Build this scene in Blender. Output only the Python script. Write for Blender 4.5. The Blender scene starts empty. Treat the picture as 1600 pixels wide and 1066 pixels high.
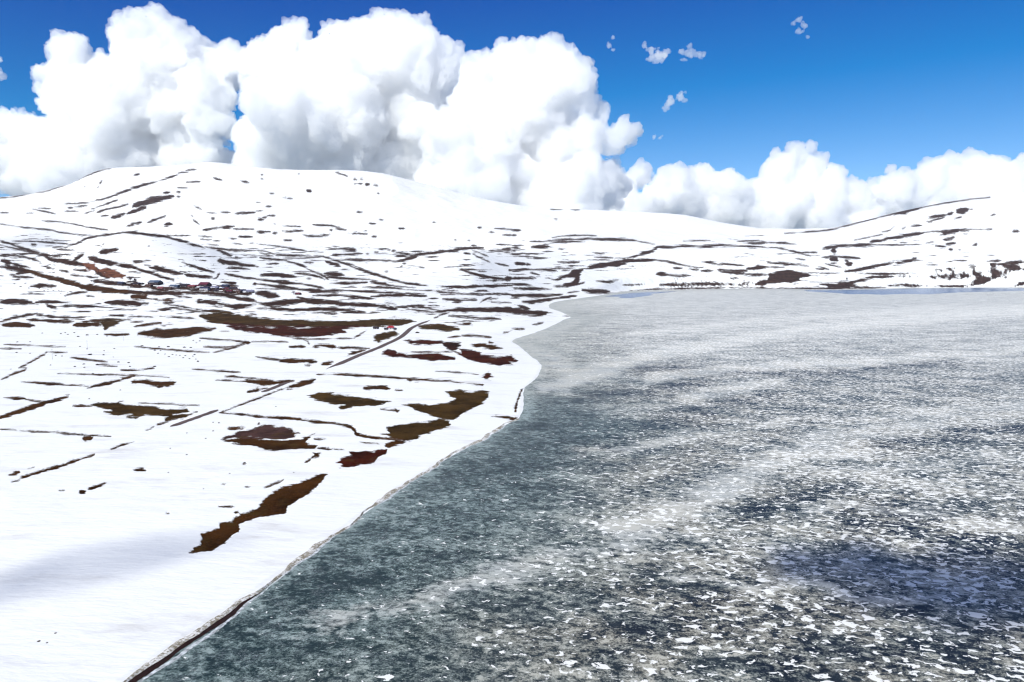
import bpy, bmesh, math, random
import numpy as np

# ------------------------------------------------------------------ camera, sky, sun, exposure
sc = bpy.context.scene
CAM_H, FPX, HORIZON = 100.0, 1101.0, 420.0          # drone height above the ice, focal length in photo pixels
PITCH = math.atan((533 - HORIZON) / FPX)
cam_d = bpy.data.cameras.new('camera')
cam_d.sensor_width = 36.0
cam_d.lens = 36.0 * FPX / 1600.0
cam_d.clip_start, cam_d.clip_end = 1.0, 80000.0
cam = bpy.data.objects.new('camera', cam_d)
cam.location = (0, 0, CAM_H)
cam.rotation_euler = (math.pi / 2 - PITCH, 0, 0)
sc.collection.objects.link(cam)
sc.camera = cam

SUN_EL, SUN_AZ = math.radians(43), math.radians(-146)   # azimuth clockwise from +Y (the view): left and a little behind
sun_vec = np.array([math.sin(SUN_AZ) * math.cos(SUN_EL), math.cos(SUN_AZ) * math.cos(SUN_EL), math.sin(SUN_EL)])
world = bpy.data.worlds.new('World'); sc.world = world; world.use_nodes = True
wn, wl = world.node_tree.nodes, world.node_tree.links
wn.clear()
sky = wn.new('ShaderNodeTexSky'); sky.sky_type = 'NISHITA'; sky.sun_disc = False
sky.sun_elevation, sky.sun_rotation = SUN_EL, SUN_AZ
sky.altitude, sky.air_density, sky.dust_density, sky.ozone_density = 2300, 1.0, 0.25, 3.0
# contrast of the camera's deep blue: a constant veil of light is taken off the clear-sky colour
veil_off = wn.new('ShaderNodeVectorMath'); veil_off.operation = 'SUBTRACT'; veil_off.inputs[1].default_value = (1.75, 1.25, 0.2)
floor_0 = wn.new('ShaderNodeVectorMath'); floor_0.operation = 'MAXIMUM'; floor_0.inputs[1].default_value = (0.03, 0.45, 0.8)
bg = wn.new('ShaderNodeBackground'); bg.inputs['Strength'].default_value = 0.108
wo = wn.new('ShaderNodeOutputWorld')
wl.new(sky.outputs[0], veil_off.inputs[0]); wl.new(veil_off.outputs[0], floor_0.inputs[0]); wl.new(floor_0.outputs[0], bg.inputs[0]); wl.new(bg.outputs[0], wo.inputs[0])
sun_d = bpy.data.lights.new('sun', 'SUN'); sun_d.energy = 5.0; sun_d.angle = math.radians(0.53); sun_d.color = (1.0, 0.985, 0.90)
sun = bpy.data.objects.new('sun', sun_d)
from mathutils import Vector
sun.rotation_euler = Vector(sun_vec).to_track_quat('Z', 'Y').to_euler()
sc.collection.objects.link(sun)
sc.view_settings.view_transform = 'Standard'; sc.view_settings.look = 'None'
sc.view_settings.exposure = 0.24; sc.view_settings.gamma = 1.0
sc.render.engine = 'CYCLES'; sc.render.filter_size = 1.25; sc.cycles.filter_width = 1.2
cy = sc.cycles
cy.use_denoising = True
try: cy.denoiser = 'OPENIMAGEDENOISE'
except Exception: pass
cy.use_adaptive_sampling = True; cy.adaptive_threshold = 0.02
cy.max_bounces = 36; cy.diffuse_bounces = 3; cy.glossy_bounces = 2; cy.transmission_bounces = 4
cy.volume_bounces = 30; cy.transparent_max_bounces = 48
cy.caustics_reflective = False; cy.caustics_refractive = False
cy.sample_clamp_indirect = 6.0

# ------------------------------------------------------------------ helpers
RNG = np.random.default_rng(7)
random.seed(7)
COL = sc.collection
def link(o, parent=None):
    COL.objects.link(o)
    if parent is not None: o.parent = parent
    return o
def tag(o, label=None, cat=None, group=None, kind=None):
    if label: o['label'] = label
    if cat: o['category'] = cat
    if group: o['group'] = group
    if kind: o['kind'] = kind
    return o
def empty(name, loc, rz=0.0):
    o = bpy.data.objects.new(name, None); o.location = loc; o.rotation_euler = (0, 0, rz); o.empty_display_size = 1
    return link(o)
def mesh_np(name, V, F, mat=None, smooth=True):
    """mesh from a vertex array and an (n,4) or (n,3) face array"""
    V = np.asarray(V, np.float32); F = np.asarray(F, np.int32)
    me = bpy.data.meshes.new(name)
    k = F.shape[1]
    me.vertices.add(len(V)); me.vertices.foreach_set('co', V.ravel())
    me.loops.add(F.size); me.loops.foreach_set('vertex_index', F.ravel())
    me.polygons.add(len(F)); me.polygons.foreach_set('loop_start', np.arange(0, F.size, k, dtype=np.int32))
    me.polygons.foreach_set('use_smooth', np.full(len(F), smooth, bool))
    me.update(calc_edges=True); me.validate()
    if mat: me.materials.append(mat)
    return me
def pd(name, verts, faces, mat=None, smooth=False):
    me = bpy.data.meshes.new(name); me.from_pydata(verts, [], faces); me.update()
    if smooth: me.polygons.foreach_set('use_smooth', np.full(len(me.polygons), True))
    if mat: me.materials.append(mat)
    return me
def hash2(ix, iy, seed):
    h = (ix.astype(np.int64) * 374761393 + iy.astype(np.int64) * 668265263 + seed * 1442695041) & 0xFFFFFFFF
    h = ((h ^ (h >> 13)) * 1274126177) & 0xFFFFFFFF
    return ((h ^ (h >> 16)) & 0xFFFF) / 65535.0
def vnoise2(x, y, seed=0):
    ix, iy = np.floor(x), np.floor(y); fx, fy = x - ix, y - iy
    fx = fx * fx * fx * (fx * (fx * 6 - 15) + 10); fy = fy * fy * fy * (fy * (fy * 6 - 15) + 10)
    a, b = hash2(ix, iy, seed), hash2(ix + 1, iy, seed); c, d = hash2(ix, iy + 1, seed), hash2(ix + 1, iy + 1, seed)
    return (a * (1 - fx) + b * fx) * (1 - fy) + (c * (1 - fx) + d * fx) * fy * 1.0
def fbm2(x, y, oct=4, seed=0):
    s = 0; a = 0.5
    for k in range(oct):
        s = s + a * (vnoise2(x, y, seed + k * 17) * 2 - 1); x = x * 2.03 + 5.1; y = y * 2.03 + 1.7; a *= 0.5
    return s
def vnoise3(p, seed=0):
    i = np.floor(p); f = p - i; f = f * f * (3 - 2 * f)
    out = 0
    for dx in (0, 1):
        for dy in (0, 1):
            for dz in (0, 1):
                h = hash2(i[:, 0] + dx + 57 * (i[:, 2] + dz), i[:, 1] + dy + 131 * (i[:, 2] + dz), seed)
                w = (f[:, 0] if dx else 1 - f[:, 0]) * (f[:, 1] if dy else 1 - f[:, 1]) * (f[:, 2] if dz else 1 - f[:, 2])
                out = out + w * h
    return out
CP, SP = math.cos(PITCH), math.sin(PITCH)
def ray(u, v):
    a, b = (np.asarray(u, float) - 800) / FPX, (533 - np.asarray(v, float)) / FPX
    return a, CP + b * SP, -SP + b * CP
def project(X, Y, Z):
    dz = Z - CAM_H
    dep = np.maximum(Y * CP - dz * SP, 1.0)
    return 800 + FPX * X / dep, 533 - FPX * (Y * SP + dz * CP) / dep
def at_z(u, v, z=0.0):
    """where the sight line of the survey pixel meets the level z"""
    a, y, c = ray(u, v); t = (z - CAM_H) / c
    return a * t, y * t
def sstep(x, a, b):
    t = np.clip((x - a) / (b - a), 0, 1); return t * t * (3 - 2 * t)

# node helpers
def new_mat(name):
    m = bpy.data.materials.new(name); m.use_nodes = True
    nt = m.node_tree; nt.nodes.clear()
    out = nt.nodes.new('ShaderNodeOutputMaterial'); b = nt.nodes.new('ShaderNodeBsdfPrincipled')
    nt.links.new(b.outputs[0], out.inputs['Surface'])
    return m, nt, b
class N:
    """small wrapper for writing node trees"""
    def __init__(s, nt): s.nt = nt
    def put(s, sock, v):
        if isinstance(v, bpy.types.NodeSocket): s.nt.links.new(v, sock)
        elif v is not None:
            if sock.type == 'RGBA' and len(v) == 3: v = (*v, 1)
            sock.default_value = v
    def math(s, op, a, b=None, c=None, clamp=False):
        n = s.nt.nodes.new('ShaderNodeMath'); n.operation = op; n.use_clamp = clamp
        for i, v in enumerate((a, b, c)):
            if v is not None: s.put(n.inputs[i], v)
        return n.outputs[0]
    def noise(s, vec, scale, detail=3, rough=0.55, dist=0.0):
        n = s.nt.nodes.new('ShaderNodeTexNoise'); s.put(n.inputs['Vector'], vec)
        n.inputs['Scale'].default_value = scale; n.inputs['Detail'].default_value = detail
        n.inputs['Roughness'].default_value = rough; n.inputs['Distortion'].default_value = dist
        return n.outputs[0]
    def ramp(s, x, a, b, lo=0.0, hi=1.0, smooth=True):
        n = s.nt.nodes.new('ShaderNodeMapRange'); n.interpolation_type = 'SMOOTHSTEP' if smooth else 'LINEAR'
        for i, v in zip(('Value', 'From Min', 'From Max', 'To Min', 'To Max'), (x, a, b, lo, hi)): s.put(n.inputs[i], v)
        return n.outputs[0]
    def mix(s, f, a, b):
        n = s.nt.nodes.new('ShaderNodeMix'); n.data_type = 'RGBA'
        s.put(n.inputs[0], f); s.put(n.inputs[6], a); s.put(n.inputs[7], b)
        return n.outputs[2]
    def attr(s, name):
        n = s.nt.nodes.new('ShaderNodeAttribute'); n.attribute_name = name
        return n
    def pos(s):
        return s.nt.nodes.new('ShaderNodeNewGeometry').outputs['Position']
    def mapping(s, vec, rot=(0, 0, 0), scale=(1, 1, 1)):
        n = s.nt.nodes.new('ShaderNodeMapping'); s.put(n.inputs['Vector'], vec)
        n.inputs['Rotation'].default_value = rot; n.inputs['Scale'].default_value = scale
        return n.outputs[0]
    def bump(s, h, strength, dist):
        n = s.nt.nodes.new('ShaderNodeBump'); n.inputs['Strength'].default_value = strength
        n.inputs['Distance'].default_value = dist; s.put(n.inputs['Height'], h)
        return n.outputs[0]
def plain_mat(name, rgb, rough=0.85, var=0.25, scale=0.6):
    m, nt, b = new_mat(name); n = N(nt)
    t = n.noise(n.pos(), scale, 4)
    dark = tuple(c * (1 - var) for c in rgb); lite = tuple(min(c * (1 + var), 0.95) for c in rgb)
    nt.links.new(n.mix(n.ramp(t, 0.3, 0.7), dark, lite), b.inputs['Base Color'])
    b.inputs['Roughness'].default_value = rough; b.inputs['Specular IOR Level'].default_value = 0.12
    return m
# ------------------------------------------------------------------ survey of the bare ground: strokes and patches
# each sheet: (x offset, y offset, scale) of the survey sheet; strokes: width then a polyline; patches: closed outlines
SHEETS = {'c1': (0, 240, 3.8075), 'c2': (400, 240, 3.8075), 'c3': (800, 240, 3.8075), 'c4': (1200, 240, 3.8075),
          'c5': (0, 480, 3.331), 'c6': (400, 460, 3.136), 'c7': (0, 760, 3.2), 'g4': (740, 560, 8.88), 'g5': (330, 640, 8.0), 'px': (0, 0, 1.0)}
STROKES = {
'c1': """7 0 265 110 255 210 228 260 232 400 180 500 140 610 95 660 90|8 800 128 830 122|10 595 178 605 165|8 500 198 508 195|8 580 202 588 196
10 530 290 640 265 740 225 800 205 860 185 960 160 1010 145 1065 120|8 1060 115 1120 112|8 1105 100 1170 95|9 1050 202 1120 203|5 380 300 450 297 530 292|7 430 320 520 310|9 405 325 435 322
6 385 345 465 344|8 545 330 620 305 700 275|6 500 360 560 340|8 580 350 640 330 700 320 760 302|8 600 375 640 370|24 790 318 850 290 950 270 1030 255|14 975 235 1015 228|13 1045 228 1070 230|9 1055 258 1070 258
14 660 385 720 365 745 358|16 755 360 800 340 865 322|14 750 432 800 420 840 410|11 880 412 930 390 985 372|18 980 428 1000 418 1025 418|8 1155 313 1200 333|6 1230 352 1290 355|5 1310 350 1370 352|9 1400 358 1460 355 1520 350
12 1258 380 1275 388|7 1135 365 1150 378|5 1150 395 1185 422|9 1210 458 1260 445 1330 438 1395 433|14 1320 440 1380 438|9 1390 448 1450 450 1510 450|5 1110 170 1190 168|6 1270 145 1320 160|8 1430 162 1480 172
5 0 352 50 352|7 155 357 205 353|5 195 332 260 343 330 360|4 230 325 300 327|6 250 400 330 405 420 415 500 432|4 500 435 640 455|6 0 420 90 432 170 445 300 455 360 470 440 480 560 488
7 70 520 200 522 300 530 400 538|12 185 543 215 543|8 315 558 390 555|11 345 570 420 550 470 530 510 508 560 492 640 482 720 472 790 472 860 480 940 490 1010 500 1080 520 1150 540 1220 565|14 760 470 830 476|16 1100 530 1200 555
6 980 487 1060 490 1140 487|6 1180 490 1270 498|6 1190 510 1260 512|6 1270 520 1310 520|7 1230 540 1300 545|6 1360 505 1410 508|10 1420 497 1500 496|7 1370 530 1440 540|8 1480 532 1520 532|10 1220 555 1290 565 1380 575 1520 578|14 1370 575 1480 580
14 1290 570 1330 590 1375 608|9 1400 620 1415 622|14 1295 628 1350 648 1420 655 1520 670|22 1300 630 1340 645|11 1360 678 1440 685 1490 690|26 590 585 640 582 700 570|7 880 552 888 552
14 0 518 80 545 150 568 210 592 260 605|7 0 545 90 565 160 580 230 600|11 0 597 60 605 150 618 200 628 240 648|12 10 635 60 650 110 665 180 680|22 10 637 70 655|22 220 590 270 600 300 635 370 640 440 655 500 665 540 690
13 430 645 470 615 500 595|25 500 660 560 680 600 710 650 740|18 530 622 600 640 680 660 760 668 830 690 900 715 960 735 1030 752|26 530 622 700 665|8 790 648 845 648|6 860 663 900 668|20 890 678 960 692 1020 705 1085 718
13 1085 648 1150 672 1210 690 1275 708|20 1100 722 1170 728 1260 735|8 1270 748 1290 740 1305 712|10 1340 718 1420 732 1520 745|14 1315 765 1400 772|14 1510 775 1523 775|16 0 675 80 685 160 695 200 710
14 60 728 130 735 200 738|16 95 720 160 700 195 705|9 60 722 110 725|22 250 730 440 770|20 185 790 250 785 330 790|9 385 845 450 830 520 822|7 510 848 560 850|10 420 722 500 730 580 740|9 355 695 410 705|8 245 668 320 685|14 440 690 530 700
22 585 825 680 815 790 825 900 830 1010 832 1090 835|8 1020 840 1060 850 1140 857|20 1090 830 1200 828 1300 835 1380 850 1450 868 1523 880|28 0 882 90 880 185 888|13 215 885 280 882 425 888|14 270 895 300 910 340 918|13 430 908 500 910 580 910
22 630 890 720 885 800 895 880 895|26 690 885 840 895|12 970 890 1040 885|8 1000 900 1060 905 1130 920 1190 935|24 1165 880 1230 885 1290 890|20 1290 892 1360 905 1420 912 1523 895|8 985 915 1100 930 1190 940|16 1200 935 1300 940 1380 955 1420 968
9 950 970 1050 975 1180 985|11 650 966 750 966|5 760 972 870 970|12 0 1000 80 975 150 965 220 950|13 220 960 290 970 380 977 480 975|14 160 990 300 995 440 997|18 280 1000 440 1000|22 20 1018 110 1015 200 1020|22 440 1020 520 1015 600 1020
14 500 1000 700 990 780 985|6 775 1005 850 1000|10 800 1030 880 1015 960 1008|20 910 1060 1010 1055 1100 1050 1190 1045 1285 1040|18 560 760 620 765 720 770|10 640 775 760 785|14 760 765 840 780|9 880 800 980 800|9 1010 795 1090 800|9 1130 800 1260 805|10 1290 800 1400 812|9 1420 815 1510 825""",
'c2': """8 30 125 40 125|6 30 150 40 150|7 250 122 260 122|14 305 222 325 224|5 80 238 110 240|6 160 262 215 268|8 475 113 520 125 545 138|13 580 152 605 158|9 615 153 635 153|6 585 182 600 180|9 605 178 630 180|14 650 185 675 188|12 700 186 725 188|6 725 237 731 237
5 0 292 25 292|7 60 313 90 314|6 0 342 40 340|8 65 370 115 370|9 40 382 65 375|16 5 393 45 396|6 100 420 118 420|10 155 430 200 432 265 435|10 5 466 85 466|8 100 472 125 472|10 155 462 280 461|12 275 485 350 492 400 488 443 485|9 165 514 212 515
7 340 424 430 427 480 437 535 455|7 475 447 535 453|7 440 455 452 457|8 540 474 600 475 660 480|14 570 475 600 475|6 640 460 660 460|7 690 493 715 493|5 600 348 635 350|5 675 415 710 418|6 730 393 755 396|6 850 446 885 448|8 1053 408 1065 408
8 0 535 80 545 180 560 250 572 320 585|9 310 583 400 587|9 410 573 480 566 560 568 595 572|14 560 571 595 572|12 460 602 530 600 630 597|6 655 598 670 598|7 705 587 730 587|8 730 570 760 572|8 775 573 800 573|9 810 579 832 579
8 0 577 60 580 110 600|6 20 590 100 610|8 120 603 250 608 330 610|12 160 625 280 622 400 612|14 25 620 120 630 180 635|12 65 657 130 656|7 0 673 15 673|10 285 648 340 648|10 180 640 260 660 320 695 400 725 430 750|14 415 640 450 655 500 668
11 390 612 440 625 520 650 600 685 680 710 760 735 860 765 950 780 1030 790|6 540 650 640 690 720 720 800 745 900 775|12 470 632 600 636 700 630 780 635 830 645 880 635 930 610 1000 595 1080 590 1150 578 1220 570 1300 560 1350 562|16 830 643 900 632 960 608|14 1130 580 1220 572
11 1385 577 1450 580 1523 582|5 1430 540 1523 545|7 1285 575 1330 590 1380 612|8 1240 590 1275 600|8 1290 598 1330 620 1390 645|9 1425 653 1500 668|12 1505 695 1523 695|11 1200 682 1260 705 1330 725 1400 740 1480 750|18 1480 748 1523 745|9 1410 757 1425 757
11 760 700 785 700|6 965 673 1000 680|5 860 675 870 668|8 870 655 890 656|6 1180 515 1190 516|6 1260 518 1275 520|6 1420 445 1523 450|7 1390 466 1415 468|7 1465 484 1523 485|6 1320 440 1340 440|7 1285 548 1310 550|9 1460 575 1523 560|6 1435 540 1480 542
18 30 720 110 718 170 730 250 735|10 230 712 320 720 380 735 410 750|16 410 715 470 715 520 722|10 300 743 330 745|10 0 748 80 755 160 770 240 772 330 785 400 800|8 410 735 500 742 600 745 700 752|11 440 772 560 772 660 765|14 680 760 720 768 770 770|8 100 755 200 760
14 0 775 120 790 220 800 300 815 420 820 520 815|9 635 795 720 797 820 798 880 808|6 720 770 820 790 950 800|10 500 815 600 818 700 822 800 830 1000 835|7 0 805 100 805 220 812|28 0 830 70 835 130 845|9 340 845 450 842 520 845 600 852 720 870|8 550 862 610 862
15 685 850 800 843 900 838 1010 845|14 1075 790 1200 795 1300 793 1400 785 1523 787|18 1350 790 1523 785|7 880 810 1050 818 1200 830|9 1050 820 1150 828 1250 835 1400 835 1523 838|6 1100 840 1230 835 1350 845|12 1110 863 1200 870 1310 873|9 1170 885 1230 880
7 1330 890 1360 870 1400 855|7 1385 870 1440 862|8 1400 885 1520 888|22 0 890 100 893 230 880 300 875 420 885 520 893 620 900 740 910 830 925|18 240 850 290 870 380 880|14 10 918 150 925 280 930 400 925 500 930 650 942|7 340 947 480 948|14 430 920 560 935
6 760 885 835 897|6 680 945 740 946|7 860 905 1000 918 1100 935|5 940 903 1000 905|5 1025 905 1090 905|10 900 925 1020 940 1130 942|15 1100 940 1180 930 1250 925 1350 928 1523 935|22 1300 925 1420 930 1523 938|7 1060 980 1100 960 1150 945
11 1145 968 1250 968 1330 975|11 1300 980 1380 980 1455 983|7 1180 1015 1290 1020""",
'c3': """8 0 455 50 458|8 0 487 25 488|5 250 388 270 390|6 230 332 300 333|7 350 333 400 334|6 240 500 320 490 440 485 500 490|10 110 525 200 522 300 510 400 512 480 505 600 508 740 517|13 180 525 310 520 435 526|11 525 512 640 513 740 518|5 740 520 850 540
14 115 557 180 552 220 555|7 0 547 70 547|10 0 560 50 563|9 0 578 20 578|6 275 568 305 569|8 480 590 550 595|7 80 602 105 602|7 130 625 205 622|13 20 654 75 656|9 85 658 112 660|8 275 646 400 647|5 450 632 580 633|6 490 618 600 622|22 440 685 560 662 720 630
11 860 555 940 557 1040 550 1120 552 1210 545 1300 550 1390 552|14 1080 553 1210 548|8 860 635 940 645 1040 670 1110 680|5 1020 520 1180 518|6 1340 522 1470 518|14 1405 535 1523 530|9 1390 548 1523 560|11 1390 552 1460 555
13 0 693 110 690 200 692 255 695|16 180 690 260 698|7 200 685 380 685|6 295 697 340 697|7 110 708 165 725|6 200 740 260 752|13 0 745 60 743 140 743|10 0 782 60 780 120 785|13 15 803 120 805 235 808|9 245 790 320 790|15 500 760 560 765 605 768|8 560 760 635 752
10 865 718 920 722 960 730 1060 727|19 865 716 920 725|8 960 680 1010 683|11 1130 645 1200 650 1300 660 1390 668|14 1170 655 1260 658|13 1130 698 1195 698|8 1050 688 1110 690|11 1225 692 1300 697 1400 698|17 1400 682 1523 675|11 1230 700 1330 713 1523 722|13 1400 720 1523 722|6 1300 744 1325 744
9 660 782 790 780|13 880 784 1000 778 1150 778 1250 776 1330 780|15 990 778 1100 775|10 1340 785 1400 770|18 1395 773 1415 775|28 1450 780 1523 765|10 1430 800 1523 802|9 550 835 700 820 850 810 1000 805 1150 800 1300 798 1450 800|17 420 815 500 822 580 822|8 330 828 400 820
18 0 848 100 848 200 845 300 840|14 60 880 150 878 220 868 300 855 380 850|14 150 880 200 872|13 35 905 70 915 105 925|12 0 925 60 925|20 0 945 100 942 200 950|9 120 962 185 962|9 120 1020 185 1008|8 0 1045 70 1045|6 300 968 380 968""",
'c4': """7 100 474 200 470 330 460 430 440 520 415 620 390 750 358 850 335 950 312 1080 290 1200 273 1320 262|18 750 365 800 348 900 325|26 1125 345 1160 340 1190 335|6 1205 332 1218 332|14 960 382 1010 372 1060 368|12 1070 362 1100 352|6 970 400 1050 380|14 850 432 910 428|9 795 450 820 440
6 680 465 720 460 750 435|6 945 408 975 406|9 1325 370 1355 360|5 1110 390 1150 378|16 610 525 680 518 720 500 800 490 920 473|5 515 515 600 498 680 482|9 920 470 1040 462 1100 460 1180 450|20 1040 475 1100 465 1140 458|9 1020 485 1090 475|8 1120 462 1200 460|5 1180 452 1300 450
9 1295 450 1335 450|10 1455 463 1495 462|6 1160 478 1190 478|13 1045 512 1080 508 1110 498|8 940 532 990 525|10 1060 543 1115 533|11 1220 545 1242 540|11 1000 550 1055 555|12 1083 573 1095 573|6 1135 573 1145 573|13 325 562 400 552 480 545 560 545 650 543|20 330 563 420 555|24 385 572 400 586
8 560 543 760 543 915 541|6 780 532 830 530|10 0 530 80 530 175 540|8 0 560 60 562 130 575 200 595 255 610|7 205 588 290 588|8 165 625 220 632|13 320 618 400 612 470 618 545 625|24 375 632 410 628|9 460 635 480 645|20 465 660 495 660|10 0 650 80 655 150 660 240 670|6 0 675 100 680|5 300 670 360 690
6 340 655 440 678|5 285 685 330 690|14 460 703 540 692 580 680 660 668 745 650|18 760 650 820 645 860 637|10 860 625 883 625|5 740 636 920 637|7 940 660 1005 662|9 1060 687 1130 682|6 1190 668 1235 668|4 1100 635 1180 637|10 1305 642 1385 638|14 1320 660 1350 658|18 1330 670 1400 660 1460 650 1523 645
9 970 738 1060 720 1140 705 1230 688|17 960 738 1130 735 1250 715 1380 695 1523 680|16 1160 730 1300 710 1523 690|6 220 710 330 712 440 713|8 540 713 680 716 800 715 895 713|10 0 803 150 803 300 803 520 800 700 800|14 985 700 1040 693""",
'c5': """10 545 142 670 140|22 720 138 800 130 880 130 960 140 1010 130 1120 110|26 740 140 980 142|8 955 157 1010 140 1120 110|4 1140 125 1190 127|5 20 195 150 197 340 208|5 0 215 110 218|4 240 232 350 235|7 245 235 180 275 100 315|8 100 313 150 320 60 350 5 378
7 365 262 430 270 560 283|6 500 302 610 308|6 300 345 440 350 600 352 720 355 880 365|6 630 328 730 328 800 315|8 110 390 250 398 380 405 460 412|11 455 420 520 405 600 385 700 357|5 1000 322 1100 330 1250 340|6 1040 163 1160 170 1280 180|8 1060 205 1200 210 1290 185|6 1110 237 1200 215 1290 190
4 700 205 880 222 1090 235|8 1345 260 1420 268 1499 280|5 1310 180 1499 180|16 1270 180 1295 188|18 690 390 750 385 800 395 850 400 915 392|14 820 410 850 405|16 0 575 80 550 160 520 240 498 355 463|10 20 470 100 472 130 475|5 130 480 240 495|9 380 513 480 515
12 550 548 640 552|13 660 572 720 570|5 720 497 850 503 1040 513|8 820 610 900 585 1025 545|7 760 640 800 625|7 1125 378 1280 385 1400 390|7 1170 358 1300 368 1430 380|18 1270 380 1340 390 1440 388|10 1290 440 1340 432 1390 420
7 0 635 150 645 300 655 450 665 575 673|20 435 685 480 680|12 60 910 150 875 230 850 320 825 400 795 490 770|7 145 840 180 832|9 45 873 100 860|10 415 963 442 960|12 460 945 520 925 555 912|11 700 850 740 845 760 850|6 305 953 335 953|7 1140 1037 1210 1035
7 1380 940 1450 912 1475 898|6 1150 922 1175 922|6 1275 935 1305 936|8 1265 814 1282 814|9 1145 548 1250 555 1350 570 1499 580|6 1145 548 1300 490 1440 437 1499 415|14 1190 633 1230 632 1275 628|5 700 700 640 715 580 738""",
'c6': """6 180 215 280 220 470 217|5 160 195 250 225 260 245|4 480 215 545 175|16 280 255 330 250 390 258|9 165 255 240 255|8 400 260 480 262 555 265|9 450 297 540 270|16 120 325 200 325 295 330|6 240 347 270 347|16 320 345 375 330|6 0 305 80 318 150 325
8 0 420 60 418|14 0 440 100 430 185 425|10 0 465 20 465|16 155 458 220 440 290 418|8 300 390 450 393 600 402 800 415 960 428 1110 442|12 740 415 800 420|6 760 285 960 282|9 960 275 1050 310|9 1010 200 1080 203 1150 210|5 1000 205 940 212|5 840 155 990 160
9 945 105 1080 118 1195 118|9 1050 115 1150 115|14 950 80 1100 75 1250 80 1420 90|20 1150 75 1280 78|14 1280 90 1420 98|10 1290 60 1340 80|7 1210 190 1250 180|6 1260 172 1315 170|7 1360 150 1405 142|8 1140 235 1160 238|4 880 375 1000 382 1090 393|18 530 460 590 455 655 463|8 680 468 715 468
10 610 562 700 570|8 680 560 695 578|18 635 745 680 725 740 722|5 510 725 600 733|7 370 755 460 765|7 40 945 120 912|22 800 158 900 162 990 167""",
'c7': """7 1095 100 1170 102|6 1175 130 1190 128|5 830 133 850 133|11 400 28 425 25|8 440 10 495 0|6 295 20 320 20""",
'g5': """22 1180 655 1235 625|28 210 243 300 240 430 225|10 1290 365 1450 373|18 1340 480 1510 495|10 580 180 612 178|14 400 672 440 672""",
'px': """5 184 443 198 445 214 447 232 449|5 226 448 246 451 262 454|5 262 452 284 449 300 451|5 296 453 312 452 326 452 340 454|5 336 455 352 453 366 456|6 352 457 370 458 392 459|4 400 458 436 462|6 404 459 434 463.5|3 340 447 356 446 372 448""",
'g4': """24 700 410 650 470 620 560 590 640 580 730""",
}
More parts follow.
